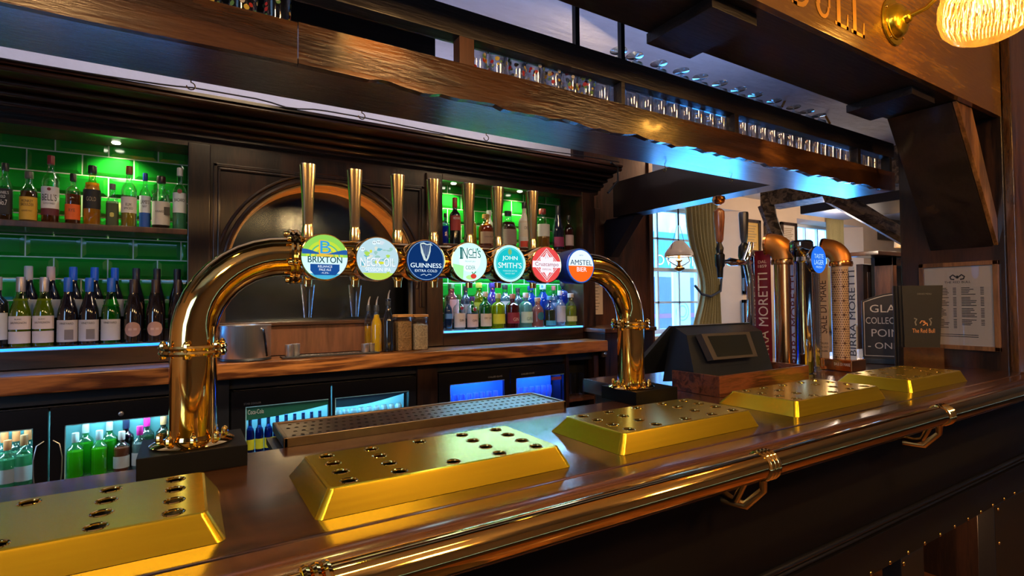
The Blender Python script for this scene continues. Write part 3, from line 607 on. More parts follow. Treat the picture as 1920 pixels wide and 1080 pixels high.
# ------------------------------------------------------------------ things on the back counter
CZ = 1.209
def on_counter(px, Y): return oy(px, 650, Y).x
x = on_counter(461, 2.88); r = (oy(512, 640, 2.88).x-oy(411, 640, 2.88).x)/2*.95
tb = thing('ice_bucket', 'wide brushed steel ice bucket on the back counter', 'bucket', (x, 2.88, CZ))
MB().lathe([(r*.97, 0), (r, .006), (r, .150), (r*1.02, .155), (r*1.02, .160), (r*.96, .160), (r*.95, .02), (r*.5, .012)], (x, 2.88, CZ+.010), 40).build('bowl', STEEL, tb)
MB().lathe([(r*1.02, 0), (r*1.03, .004), (r*1.0, .012)], (x, 2.88, CZ), 40).build('base_ring', BLACKP, tb)
MB().tube([(x+r*.60, 2.88-r*.86, CZ+.15), (x+r*.68, 2.88-r*.86, CZ+.08), (x+r*.74, 2.88-r*.80, CZ+.02)], .006, 8).build('tongs', CHROME, tb)
a = oy(530, 672, 2.80); b_ = oy(712, 658, 2.80)
bm_ = thing('bar_mat', 'narrow dark rubber bar mat with pale print on the back counter', 'mat', ((a.x+b_.x)/2, 2.84, CZ))
B(a.x, b_.x, 2.80, 2.90, CZ, CZ+.007).build('rubber_mat', BLACKP, bm_, bevel=.002)
MB().text(Fr(((a.x+b_.x)/2, 2.85, CZ+.007), (1, 0, 0), (0, 1, 0), (0, 0, 1)), 'SERVE IT COLD', 0, 0, (b_.x-a.x)*.6, .05).build('lettering', plain((.6, .58, .52)), bm_)
for px, n in ((542, 'front'), (556, 'rear')):
    for base, side in ((0, 'left'), (142, 'right')):
        X = on_counter(px+base, 2.84); yy = 2.83 if n == 'front' else 2.865
        tag(MB().lathe([(.018, 0), (.020, .004), (.022, .060 if side == 'left' else .045), (.019, .060 if side == 'left' else .045), (.017, .01)], (X, yy, CZ+.007), 20).build('jigger', STEEL), 'small steel measure, %s one of the pair on the %s end of the mat' % (n, side), 'measure', 'steel spirit measures on the bar mat')
def pour(t, x, y, z, R, H): MB().tube([(x, y, z+H), (x+.002, y-.004, z+H+.03), (x+.006, y-.012, z+H+.05)], [.006, .004, .003], 8).build('pourer', STEEL, t)
bpx('clear bottle of orange juice with a steel pourer on the back counter', 706, 25, 572, 656, 2.88, CZ, kind='beer', liq=(1.0, .60, .02), body=.93, fill=.80, cap=(.03, .03, .03), extra=pour)
bpx('second juice bottle standing behind the orange one', 691, 20, 572, 648, 2.96, CZ, kind='beer', liq=(.90, .50, .03), fill=.55, cap=(.03, .03, .03), extra=pour)
bpx('black syrup bottle with a pourer beside the snack jars', 728, 25, 560, 657, 2.86, CZ, kind='beer', glass=(.008, .008, .010), dark=True, extra=pour)
for i, px in enumerate((755, 785)):
    X = on_counter(px, 2.88); zz = oy(px, 590, 2.88).z-CZ; r = .047
    t = thing('snack_jar', ['square glass jar of brown nuts with a wooden lid', 'square glass jar of pale cereal with a wooden lid'][i], 'jar', (X, 2.88, CZ))
    MB().lathe([(r*.95, 0), (r, .004), (r, zz-.01)], (X, 2.88, CZ), 24, p=6).build('glass_body', GLASS, t)
    MB().lathe([(r*.9, .004), (r*.93, .01), (r*.93, zz*(.80 if i == 0 else .70)), (r*.5, zz*(.83 if i == 0 else .74))], (X, 2.88, CZ), 24, p=6).build('contents', mat('nuts', (.38, .20, .06) if i == 0 else (.62, .44, .24), .6, 0, .75, 130, 1.), t)
    MB().lathe([(r*1.03, zz-.012), (r*1.03, zz), (r*.98, zz+.002)], (X, 2.88, CZ), 24, p=6).build('wooden_lid', W_ARCH, t)

# ------------------------------------------------------------------ fridges
def fridge(label, x0, x1, glasses, col, strength, inner):
    t = thing('bottle_fridge', label, 'fridge', ((x0+x1)/2, 2.86, .22)); zt_, zb = 1.065, .22
    b = MB(); b.box(x0, x0+.02, 2.87, 2.99, zb, zt_); b.box(x1-.02, x1, 2.87, 2.99, zb, zt_); b.box(x0, x1, 2.87, 2.99, zt_-.02, zt_)
    b.box(x0, x1, 2.87, 2.99, zb, zb+.3); b.box(x0, x1, 2.985, 2.995, zb, zt_); b.build('body', BLACKM, t, bevel=.002)
    B(x0+.03, x1-.03, 2.972, 2.984, zb+.3, zt_-.03).build('liner', mat('fridge_liner', inner, .5), t)
    B(x0+.02, x1-.02, 2.875, 2.98, .742, .750).build('wire_shelf', STEEL, t)
    for gi, (g0, g1, gz0, gz1) in enumerate(glasses):
        d0 = x0+.004 if gi == 0 else (glasses[gi-1][1]+g0)/2+.003
        d1 = x1-.004 if gi == len(glasses)-1 else (g1+glasses[gi+1][0])/2-.003
        vs, fs = holed([(d0, zb+.05), (d1, zb+.05), (d1, zt_-.004), (d0, zt_-.004)], [[(g0, gz0), (g0, gz1), (g1, gz1), (g1, gz0)]], .025)
        dr = MB().add([(x, 2.845+.025-z, y) for x, y, z in vs], fs).build('door', BLACKM, t, smooth=False)
        B(g0, g1, 2.852, 2.856, gz0, gz1).build('glass_pane', PANE, dr)
        tr = MB(); tr.box(g0, g1, 2.843, 2.8445, gz1-.0035, gz1); tr.box(g0, g0+.0035, 2.843, 2.8445, gz0, gz1); tr.build('pane_edge', mat('edge_seal', (.3, .6, .7), .4), dr)
        lt = B(g0+.01, g1-.01, 2.875, 2.885, zt_-.035, zt_-.028).build('light_tube', emi('fridge_tube', col, strength), t)
        lamp('AREA', 'fridge_light', ((g0+g1)/2, 2.895, zt_-.03), .9*strength/20*(1.9 if col[0] > .5 else 1.2), col, g1-g0-.04, .03, ((g0+g1)/2, 2.94, .7))
    return t
f1 = fridge('black two door bottle fridge at the left under the counter', -1.05, -.005, [(-.98, -.53, .70, .985), (-.43, -.045, .70, .985)], (.55, .95, 1), 22, (.10, .32, .36))
f2 = fridge('black two door can fridge in the middle under the counter', .175, 1.108, [(.24, .624, .70, .985), (.658, 1.061, .70, .985)], (.35, .8, 1), 30, (.22, .5, .6))
f3 = fridge('black glass chiller glowing deep blue at the right under the counter', 1.24, 2.16, [(1.314, 1.686, .70, .995), (1.772, 2.147, .70, .995)], (.05, .22, 1), 48, (.06, .18, .8))
d0 = [c for c in f1.children if c.name.startswith('door')]
for k, X in enumerate((-.512, -.448)):
    s = -1 if k == 0 else 1
    MB().tube([(X-s*.018, 2.838, .93), (X+s*.004, 2.830, .915), (X+s*.013, 2.828, .86), (X+s*.012, 2.828, .80), (X+s*.004, 2.832, .70)], .0022, 6).build('door_handle', STEEL, d0[k])
p = oy(227, 776, 2.84)
MB().lathe([(.010, 0), (.010, .004), (.004, .005), (.004, .001)], (p.x, 2.843, p.z), 16, 'Y').build('lock', STEEL, d0[1])
d2 = [c for c in f2.children if c.name.startswith('door')]
F = Fr((.27, 2.8505, .955))
pg = MB(); pts = [(.24, .984), (.624, .984), (.624, .955)]+[(.24+.384*(1-i/10), .955-.035*math.sin(PI*.5*i/10)) for i in range(1, 11)]
pg.add([(x, 2.8495, z) for x, z in pts], [tuple(range(len(pts)))]); pg.build('green_pelmet', mat('pelmet_green', (.01, .10, .07), .4), d2[0])
pg = MB(); pts = [(.658, .984), (1.061, .984)]+[(1.061-.403*i/10, .978-.045*math.sin(PI*.6*i/10)) for i in range(0, 11)]
pg.add([(x, 2.8495, z) for x, z in pts], [tuple(range(len(pts)))]); pg.build('blue_pelmet', mat('pelmet_blue', (.01, .07, .16), .4), d2[1])
MB().text(Fr((.285, 2.8485, .958)), 'Coca-Cola', 0, 0, .07, .022).build('lettering', plain((.55, .55, .55)), d2[0])
for dz_, X_, st in ((0, .27, 'STAR COOLER'),): MB().text(Fr((X_, 2.8445, 1.0)), st, 0, 0, .075, .009).build('lettering', plain((.25, .25, .25)), d2[0])
d3 = [c for c in f3.children if c.name.startswith('door')]
for i, X_ in enumerate((1.62, 1.86)): MB().text(Fr((X_, 2.8445, 1.018)), 'CHILLED GLASS', 0, 0, .10, .010).build('lettering', plain((.35, .35, .35)), d3[i])
B(2.05, 2.13, 2.848, 2.850, .958, .978).build('sticker', plain((.45, .1, .15)), d3[1])
def fb(X, Y, z, H, R, glass, liq, cap, label, kind='bordeaux', lab=None, grp=None, foil=.80, fill=.6):
    return bottle(label, X, Y, z, R, H, kind, glass, liq=liq, fill=fill, cap=cap, lab=lab, lz=(.1, .4), neckfoil=foil, group=grp)
FS = .751
GL = 'bottles inside the left fridge'
for i, (px, kd) in enumerate([(14, 'c'), (45, 'g'), (8, 'c2'), (30, 'c2'), (52, 'c2')]):
    Y = 2.905 if i < 2 else 2.95; X = oy(px, 850, Y).x
    fb(X, Y, FS, (.185 if i == 0 else .20) if i < 2 else .215, .030, (.7, .95, .85), (.35, .72, .5), (.62, .22, .08) if kd != 'g' else (.45, .2, .08), 'pale green bottle with copper cap, %s inside the leftmost fridge door' % ['front left', 'front right', 'back left', 'back middle', 'back right'][i], lab=(.55, .62, .66) if i < 2 else None, grp=GL)
for i, (px, kd) in enumerate([(141, 'g'), (186, 'g'), (228, 'p'), (262, 'm'), (160, 'g2'), (205, 'g2'), (236, 'd'), (275, 'm2'), (306, 'o')]):
    Y = 2.905 if i < 4 else 2.953; X = oy(px, 850, Y).x
    g = {'g': ((.5, .95, .5), (.42, .80, .06), (.5, .62, .66)), 'g2': ((.4, .9, .5), (.22, .62, .08), (.42, .55, .6)), 'p': ((.9, .75, .7), (.55, .25, .16), (.6, .55, .55)), 'm': ((.85, .9, .9), (.5, .6, .6), (.85, .03, .38)), 'm2': ((.5, .7, .6), (.2, .3, .2), (.85, .03, .38)), 'd': ((.05, .08, .15), (.02, .04, .08), (.01, .02, .06)), 'o': ((.5, .5, .3), (.4, .2, .1), (.75, .38, .18))}[kd]
    nm = {'g': 'bright green bottle with silver cap', 'g2': 'green bottle with silver cap', 'p': 'rose bottle with white label', 'm': 'clear bottle with magenta cap', 'm2': 'dull green bottle with magenta cap', 'd': 'dark navy bottle', 'o': 'brown bottle with copper cap'}[kd]
    side = 'left' if px in (141, 160) else 'right'
    fb(X, Y, FS, (.185 if kd not in 'pd' else .17) if i < 4 else .218, .030, g[0], g[1], g[2], nm+(', %s %s one, behind the second fridge door' % ('front' if i < 4 else 'back', side)), lab=(.62, .62, .62) if kd in ('p', 'm') else None, grp=GL)
GM = 'yellow and blue bottles inside the middle fridge'
for i in range(9):
    X = .265+i*.041; fb(X, 2.90, FS, .165, .0195, (.15, .35, .7), (.03, .12, .4), (.02, .05, .16), 'small blue bottle with yellow label, %s from left in the middle fridge' % ORD[i], lab=(.75, .72, .03), grp=GM, kind='beer', fill=.7)
for i in range(9):
    X = .685+i*.042
    t = thing('drink_can', 'pale blue can, %s from left behind the right pane of the middle fridge' % ORD[i], 'can', (X, 2.90, FS), 'pale cans inside the middle fridge')
    MB().lathe([(.014, 0), (.018, .006), (.018, .15), (.014, .158)], (X, 2.90, FS), 16).build('can_body', plain((.45, .68, .8), .3, .3), t)
    MB().lathe([(.013, .158), (.013, .160)], (X, 2.90, FS), 16).build('lid', STEEL, t)
def tumbler(x, y, z, r, h, m, name, label, cat, group, stem=False):
    if stem: pr = [(r*.95, 0), (r*.9, .003), (.004, .008), (.003, h*.45), (r*.5, h*.52), (r, h*.75), (r*.85, h), (r*.80, h), (r*.93, h*.76), (r*.4, h*.55)]
    else: pr = [(r*.78, 0), (r*.80, .004), (r, h), (r*.93, h), (r*.74, .012), (.001, .012)]
    return tag(MB().lathe(pr, (x, y, z), 16, caps=False).build(name, m), label, cat, group)
BG = liquid((.55, .72, 1), .6)
for dx0, n, pane in ((1.33, 8, 'left'), (1.79, 7, 'right')):
    for i in range(n):
        tumbler(dx0+i*.046, 2.90, FS, .019, .17, BG, 'champagne_glass', 'chilled stemmed glass, %s from left behind the %s pane of the blue fridge' % (ORD[i], pane), 'glass', 'stemmed glasses in the blue fridge', True)
for i, X in enumerate((2.23, 2.285, 2.34)):
    tumbler(X, 2.90+.02*(i % 2), .821, .024, .16, GLASS, 'pint_glass', ['left', 'middle', 'right'][i]+' empty straight glass on the open shelf beside the fridges', 'glass', 'glasses on the open shelf')

# ------------------------------------------------------------------ bar counter
bar = thing('bar_counter', 'long polished mahogany bar counter with a studded front', 'bar counter', (1.0, 1.1, 0))
XE = 3.40
pr = [(1.43, 1.12), (.872, 1.12), (.865, 1.1165), (.858, 1.12), (.812, 1.1215)]
pr += [(.805-.035*math.sin(a), 1.087+.0345*math.cos(a)) for a in [PI/2*i/6 for i in range(7)]]
pr += [(.768, 1.078), (.760, 1.074), (.752, 1.068), (.752, 1.058), (.760, 1.052), (.80, 1.050), (1.43, 1.06)]
_m = MB().prism(pr, 'X', -2.2, XE); _m.flatn = True; _m.build('counter_top', W_BAR, bar)
B(1.56, 4.1, 1.4305, 1.92, 1.06, 1.12).build('counter_return', W_BAR, bar, bevel=.002); B(1.60, 4.05, 1.62, 1.88, 0, 1.06).build('return_cabinet', W_DARKZ, bar)
B(-2.2, XE, .80, .84, .67, 1.052).build('front_panel', mat('black_stained_panel', (.003, .0018, .0016), .6, 0, .3, 10, spec=.15), bar, bevel=.003)
for dz, r_ in ((.803, .009), (.786, .006)):
    MB().tube([(-2.2, .797, dz), (XE, .797, dz)], r_, 10).build('moulding', BLACKM, bar)
MB().box(-2.2, XE, .785, .80, .672, .780).build('lower_rail', mat('black_leather', (.004, .003, .003), .5, 0, .3, 40, spec=.2), bar, bevel=.003)
B(-2.2, 1.35, 1.36, 1.40, 0, 1.055).build('rear_panel', mat('bar_inner', (.08, .035, .014), .6, 0, .4, 8), bar)
stud = None
xs_ = [oy(px, py, .785).x for px, py in ((1632, 1070), (1685, 1039), (1770, 991), (1808, 969), (1843, 949))]
pitch = .118; x = xs_[0]-pitch*16
while x < 3.3:
    if stud is None:
        stud = MB().sphere((x, .784, .680), .0065, 10, 6, (1, .6, 1)).build('stud', BRASSD, bar)
        sx0 = x
    else:
        c = stud.copy(); COL.objects.link(c); c.location = Vector((x-sx0, 0, 0))
    x += pitch
for px0, px1 in ((1690, 1733), (1868, 1925)):
    a = oy(px0, 1060, .785).x; b_ = oy(px1, 1060, .785).x
    lg = B(a, min(b_, XE), .785, .84, 0, .672).build('leg', BLACKM, bar, bevel=.003)
    for k in range(5):
        for X in ((a+.012,) if px0 < 1800 else (a+.03,)): MB().sphere((X, .783, .655-.13*k), .0065, 10, 6, (1, .6, 1)).build('stud', BRASSD, lg)
# brass rail
RY, RZ, RR = .663, 1.14, .0262
rail = thing('bar_rail', 'thick polished brass rail along the front of the bar', 'rail', (1.0, RY, RZ))
MB().tube([(-2.0+.2*i, RY, RZ) for i in range(27)], RR, 28).build('tube', BRASS, rail)
for px, py in ((592, 1072), (1432, 880), (1766, 787)):
    X = oy(px, py, RY).x
    cl = MB()
    for dx in (-.012, .0, .012): cl.lathe([(RR, -.006), (RR+.004, -.004), (RR+.0055, 0), (RR+.004, .004), (RR, .006)], (X+dx, RY, RZ), 28, 'X')
    cl.build('collar', BRASS, rail)
    MB().tube([(X-.05, RY+.01, RZ-RR), (X-.05, RY+.03, RZ-.07), (X-.02, RY+.06, RZ-.085), (X, RY+.10, RZ-.088)], [.008, .007, .008, .009], 10).build('bracket', BRASSD, rail)
    MB().tube([(X+.01, RY+.01, RZ-RR), (X+.02, RY+.015, RZ-.06), (X+.01, RY+.05, RZ-.10), (X+.0, RY+.10, RZ-.10)], [.010, .008, .010, .011], 10).build('bracket', BRASSD, rail)
# brass glass trays
def tray(x0, x1, label):
    z0, z1, y0, y1 = 1.1205, 1.165, .92, 1.205; ins = .022
    t = thing('brass_drip_tray', label, 'drip tray', ((x0+x1)/2, (y0+y1)/2, z0), 'brass drip trays along the bar top')
    X0, X1, Y0, Y1 = x0+ins, x1-ins, y0+.014, y1-.038
    L_ = X1-X0; hs = []
    for ci, fx in enumerate((.085, .275, .50, .715, .905)):
        for ri, fy in enumerate((.11, .36, .62, .87)):
            if ci == 2 and ri in (1, 2): continue
            hs.append((X0+fx*L_, Y0+fy*(Y1-Y0)))
    rim = .0055
    def rnd(ax, bx, ay, by, r): return [(cx+r*math.cos(a), cy+r*math.sin(a)) for cx, cy, s in ((bx-r, by-r, 0), (ax+r, by-r, 1), (ax+r, ay+r, 2), (bx-r, ay+r, 3)) for a in [PI/2*(s+i/4) for i in range(5)]]
    top = rnd(X0+rim, X1-rim, Y0+rim, Y1-rim, .008)
    vs, fs = holed(top, [circ(.0125, 20, hx, hy)[::-1] for hx, hy in hs], .002)
    m = MB().add([(x, y, z1-.002+z) for x, y, z in vs], fs); m.build('top_plate', BRASSB, t, smooth=False)
    rings = [rnd(X0+rim, X1-rim, Y0+rim, Y1-rim, .008), rnd(X0+.0015, X1-.0015, Y0+.0015, Y1-.0015, .011), rnd(X0, X1, Y0, Y1, .012), rnd(x0, x1, y0, y1, .014)]
    zs = [z1, z1-.0012, z1-.005, z0]; n = len(top); sk = MB()
    sk.add([(p_[0], p_[1], z) for rg, z in zip(rings, zs) for p_ in rg], [(j*n+i, j*n+(i+1) % n, (j+1)*n+(i+1) % n, (j+1)*n+i) for j in range(3) for i in range(n)])
    sk.flatn = True; sk.build('skirt', BRASSB, t)
    for hx, hy in hs:
        MB().lathe([(.0160, z1), (.0148, z1+.0012), (.0128, z1+.0004), (.0124, z1-.0015)], (hx, hy, 0), 20, caps=False).build('hole_rim', BRASS, t)
    B(X0+.01, X1-.01, Y0+.01, Y1-.01, z0+.002, z0+.018).build('drip_pan', BLACKP, t)
    return t
tray(-.482, .052, 'brass drip tray cut by the left edge of the photo, below the left tap column')
tray(.182, .716, 'large brass drip tray nearest the camera, wholly in view, in front of the perforated drain')
tray(.858, 1.392, 'brass drip tray in front of the right tap column base')
tray(1.574, 2.140, 'brass drip tray in front of the wooden till box')
tray(2.335, 2.869, 'farthest brass drip tray, beside the copper taps and menus')
# perforated drain tray behind the bar
t = thing('drain_tray', 'long dark perforated steel drain tray behind the taps', 'drip tray', (.64, 1.52, 1.115))
x0, x1, y0, y1 = .206, 1.09, 1.4315, 1.64
hs = []
for r_ in range(4):
    for k in range(40):
        hx = x0+.03+k*.0212+(r_ % 2)*.0106
        if hx < x1-.02: hs.append((hx, y0+.035+r_*.045))
vs, fs = holed([(x0+.012, y0+.012), (x1-.012, y0+.012), (x1-.012, y1-.012), (x0+.012, y1-.012)], [circ(.0055, 8, a, b_, ry=.0075)[::-1] for a, b_ in hs], .002)
DS = mat('dark_steel', (.22, .17, .14), .3, 1, .2, 30)
MB().add([(x, y, 1.138+z) for x, y, z in vs], fs).build('perforated_plate', DS, t, smooth=False)
rm = MB(); rm.box(x0, x1, y0, y0+.012, 1.118, 1.144); rm.box(x0, x1, y1-.012, y1, 1.118, 1.144); rm.box(x0, x0+.012, y0, y1, 1.118, 1.144); rm.box(x1-.012, x1, y0, y1, 1.118, 1.144)
rm.build('rim', DS, t, bevel=.003); B(x0+.01, x1-.01, y0+.01, y1-.01, 1.112, 1.124).build('pan', BLACKP, t)
rm = MB(); rm.box(x0-.02, x1+.02, 1.432, 1.60, 1.095, 1.111); rm.build('support', BLACKP, t)
# plinths and the bridge font
for x0, x1, n in ((-.088, .116, 'left'), (1.305, 1.51, 'right')):
    tag(B(x0, x1, 1.322, 1.50, 1.1205, 1.167).build('plinth_block', mat('black_lacquer', (.005, .0048, .0048), .4, 0, .2, 20, spec=.14), bevel=.002), 'black block under the %s column of the brass tap bridge' % n, 'plinth')
bf = thing('beer_font', 'polished brass bridge of seven beer taps arching over two columns', 'beer taps', (.7, 1.41, 1.167))
PYc, PZ, PR_ = 1.41, 1.597, .0475
XL_, XR_ = .012, 1.368; RE = .195
pts = [(XL_, PYc, 1.167), (XL_, PYc, PZ-RE)]+[(XL_+RE-RE*math.cos(a), PYc, PZ-RE+RE*math.sin(a)) for a in [PI/2*i/10 for i in range(1, 11)]]
pts += [(XR_-RE+RE*math.sin(a), PYc, PZ-RE+RE*math.cos(a)) for a in [PI/2*i/10 for i in range(0, 11)]]+[(XR_, PYc, 1.167)]
MB().tube(pts, PR_, 36).build('bridge_pipe', BRASS, bf)
def flange(c, axis, n='flange', R=PR_+.019):
    f = MB()
    for d in (-.006, .006): f.lathe([(PR_, d-.005), (R, d-.005), (R+.002, d), (R, d+.005), (PR_, d+.005)], c, 32, axis)
    fo = f.build(n, BRASS, bf)
    for k in range(6):
        a = 2*PI*k/6+.3; rr = R-.006; b = MB()
        if axis == 'Z': q = (c[0]+rr*math.cos(a), c[1]+rr*math.sin(a), c[2]); b.lathe([(.006, -.018), (.0075, -.016), (.0075, .014), (.005, .020), (.002, .022)], q, 8)
        else: q = (c[0], c[1]+rr*math.cos(a), c[2]+rr*math.sin(a)); b.lathe([(.006, -.018), (.0075, -.016), (.0075, .014), (.005, .020), (.002, .022)], q, 8, 'X')
        b.build('bolt', BRASS, fo)
flange((XL_, PYc, PZ-RE-.024), 'Z'); flange((XR_, PYc, PZ-RE-.010), 'Z'); flange((.222, PYc, PZ), 'X')
for X in (XL_, XR_):
    fo = MB().lathe([(PR_+.030, 0), (PR_+.032, .003), (PR_+.024, .008), (PR_+.002, .012), (PR_, .02)], (X, PYc, 1.1675), 40, sx=1.05).build('base_flange', BRASS, bf)
    for k in range(8):
        a = 2*PI*k/8; MB().lathe([(.0075, 0), (.0075, .014), (.005, .020), (.002, .022)], (X+(PR_+.016)*math.cos(a), PYc+(PR_+.016)*math.sin(a), 1.175), 8).build('bolt', BRASS, fo)
TX = [.275, .402, .529, .657, .785, .914, 1.045]
HX = [oy(px, 330, 1.50).x for px in (577, 665, 745, 812, 878, 932, 997)]
BADGE = []
for i in range(7):
    X = HX[i]; Y = 1.50
    MB().tube([(X, PYc+.03, PZ+.01), (X, Y, PZ+.01)], [.015, .015], 14).build('tap_shank', BRASS, bf)
    MB().lathe([(.011, PZ-.055), (.015, PZ-.045), (.017, PZ-.01), (.018, PZ+.04), (.012, PZ+.055), (.010, PZ+.06)], (X, Y, 0), 16).build('tap_body', BRASS, bf)
    MB().lathe([(.011, PZ-.072), (.012, PZ-.05)], (X, Y, 0), 12).build('spout', BRASS, bf)
    if i < 2: MB().lathe([(.009, PZ-.155), (.0095, PZ-.15), (.019, PZ-.07), (.019, PZ-.066)], (X, Y, 0), 16).build('clear_nozzle', tglass((.8, .85, .9), 1.4), bf)
    zb, zt2 = PZ+.055, 1.855
    hd = MB().lathe([(.010, zb), (.0145, zb+.004), (.0145, zb+.03), (.012, zb+.038), (.013, zb+.045), (.0155, zb+.12), (.0205, zt2-.004), (.0205, zt2), (.018, zt2+.002)], (X, Y, 0), 16, p=3.2).build('tap_handle', mat('handle_chrome', (1.0, .76, .44), .17, 1, .1, 6), bf)
# the seven round badges
def em_(c, s=1.): return emi('lit_print', c, s)
BR = .0535
for i, X in enumerate(TX):
    Yf = 1.292
    h = MB().lathe([(BR*.7, -.075), (BR*.98, -.070), (BR*1.03, -.03), (BR*1.05, -.004), (BR*1.03, .002), (BR*.985, .003)], (X, Yf, PZ-.008), 40, 'Y').build('badge', BRASS if i != 6 else plain((.01, .03, .18), .3), bf)
    MB().tube([(X, Yf+.06, PZ-.008), (X, PYc-.03, PZ-.008)], .018, 12).build('badge_arm', BRASS, h)
    BADGE.append((h, Fr((X, Yf-.0035, PZ-.008))))
def face(i, col, s=1., r=BR*.985): h, F = BADGE[i]; MB().poly(F, circ(r, 40), 0).build('badge_face', em_(col, s), h)
def put(i, mb, col, s=1., n='print'): mb.build(n, em_(col, s), BADGE[i][0], smooth=False)
R_ = BR
# 0: concentric green and yellow arcs over a name band
h, F = BADGE[0]; face(0, (.30, .68, .10), .9)
for k, (rr, c) in enumerate([(.80, (.55, .75, .05)), (.66, (.10, .50, .25)), (.60, (.75, .75, .05)), (.46, (.30, .62, .10)), (.38, (.80, .55, .05))]):
    put(0, MB().poly(F, circ(R_*rr, 28, 0, -.004, 0, PI), .0004+.0002*k), c, .9)
put(0, MB().poly(F, [(-R_*.96, R_*.12)]+[(R_*(-.96+1.92*j/12), R_*(.12+.22*abs(math.cos(PI*(j/12)))**1.5)) for j in range(13)]+[(R_*.96, R_*.12)], .0016), (.02, .10, .35))
put(0, MB().poly(F, [(x, y) for x, y in circ(R_*.98, 40) if y < R_*.13], .0018), (.62, .85, .92), 1.)
put(0, MB().poly(F, [(x*.98, y) for x, y in circ(R_*.98, 60) if y < -R_*.66], .002), (.06, .40, .62))
put(0, MB().poly(F, [(-R_*.62, -R_*.32), (R_*.62, -R_*.32), (R_*.62, -R_*.60), (R_*.45, -R_*.80), (-R_*.45, -R_*.80), (-R_*.62, -R_*.60)], .0024), (.01, .07, .28))
put(0, MB().text(F, 'B', 0, R_*.43, R_*.52, R_*.62, .0026), (.85, .45, .03)); put(0, MB().text(F, 'B', .0012, R_*.43, R_*.46, R_*.56, .0029), (.03, .33, .68))
put(0, MB().text(F, 'BRIXTON', 0, -R_*.12, R_*1.45, R_*.28, .0026), (.01, .12, .12), .6, 'lettering')
put(0, MB().text(F, 'BRIXTON', .0006, -R_*.12, R_*1.45, R_*.28, .0025), (.01, .12, .12), .6, 'lettering')
tx = MB(); tx.text(F, 'RELIANCE', 0, -R_*.42, R_*.6, R_*.10, .0028); tx.text(F, 'PALE ALE', 0, -R_*.56, R_*.5, R_*.10, .0028); tx.text(F, '-4.2%-', 0, -R_*.70, R_*.35, R_*.07, .0028); put(0, tx, (.8, .9, 1), 1, 'lettering')
# 1: pale marbled green and white
h, F = BADGE[1]; face(1, (.50, .72, .80), .9)
rr = random.Random(3)
for k in range(34):
    a = rr.uniform(0, 2*PI); q = rr.uniform(0, .8)*R_; c = rr.choice([(.45, .75, .10), (.75, .80, .05), (.15, .50, .62), (.70, .80, .88), (.35, .62, .55), (.78, .82, .70)])
    sx, sy = rr.uniform(.05, .17)*R_, rr.uniform(.03, .11)*R_
    put(1, MB().poly(F, [(q*math.cos(a)+sx*math.cos(b)*(1+.3*math.sin(3*b)), q*math.sin(a)+sy*math.sin(b)) for b in [2*PI*j/12 for j in range(12)]], .0004+.00003*k), c, .85)
put(1, MB().poly(F, [(x, y) for x, y in circ(R_*.98, 60) if y < -R_*.62], .0015), (.50, .72, .08), .9)
for cx_, cy_ in ((-.72, .42), (.02, .78), (-.18, .74)):
    put(1, MB().poly(F, circ(R_*.10, 14, cx_*R_, cy_*R_), .0017), (.70, .82, .85)); e = MB()
    for s in (-1, 1): e.poly(F, circ(R_*.022, 8, cx_*R_+s*R_*.04, cy_*R_+.01*R_), .0020)
    put(1, e, (.02, .05, .15), .5)
tx = MB(); tx.text(F, 'NECK OIL', 0, -R_*.16, R_*1.65, R_*.40, .0024); tx.text(F, 'SESSION IPA', 0, -R_*.50, R_*1.2, R_*.18, .0024); put(1, tx, (.80, .85, .98), 1.1, 'lettering')
put(1, MB().text(F, 'NECK OIL', .0008, -R_*.175, R_*1.65, R_*.40, .0021), (.20, .42, .50), .6, 'lettering_shadow')
# 2: navy with a harp
h, F = BADGE[2]; face(2, (.004, .03, .14), .9)
put(2, MB().ribbon(F, circ(R_*.93, 48), R_*.02, .0006, True), (.35, .6, .9), .8)
hp = MB(); hp.ribbon(F, [(-R_*.30, R_*.80), (-R_*.12, R_*.84), (R_*.05, R_*.78), (R_*.25, R_*.82), (R_*.32, R_*.74)], [R_*.05, R_*.08, R_*.05, R_*.07, R_*.03], .001)
hp.ribbon(F, [(-R_*.28, R_*.78), (-R_*.20, R_*.40), (-R_*.06, R_*.05), (R_*.02, -R_*.02)], [R_*.05, R_*.12, R_*.13, R_*.05], .001)
hp.ribbon(F, [(R_*.24, R_*.78), (R_*.20, R_*.45), (R_*.10, R_*.15), (R_*.02, -.02*R_)], [R_*.03, R_*.07, R_*.09, R_*.06], .001)
put(2, hp, (.60, .72, .70), .9, 'harp'); st = MB()
for k in range(6): st.ribbon(F, [(R_*(-.18+.07*k), R_*.76), (R_*(-.12+.045*k), R_*(.28-.03*k))], R_*.012, .0012)
put(2, st, (.45, .6, .68), .8, 'harp_strings')
tx = MB(); tx.text(F, 'GUINNESS', 0, -R_*.24, R_*1.60, R_*.22, .0012); tx.text(F, 'EXTRA COLD', 0, -R_*.50, R_*1.15, R_*.12, .0012); put(2, tx, (.72, .88, 1), 1., 'lettering')
put(2, MB().text(F, 'GUINNESS', .0005, -R_*.24, R_*1.60, R_*.22, .0010), (.72, .88, 1), 1., 'lettering')
put(2, MB().ribbon(F, [(-R_*.28, -R_*.72), (-R_*.1, -R_*.66), (0, -R_*.74), (R_*.14, -R_*.66), (R_*.28, -R_*.70)], R_*.025, .001), (.6, .8, 1), .9)
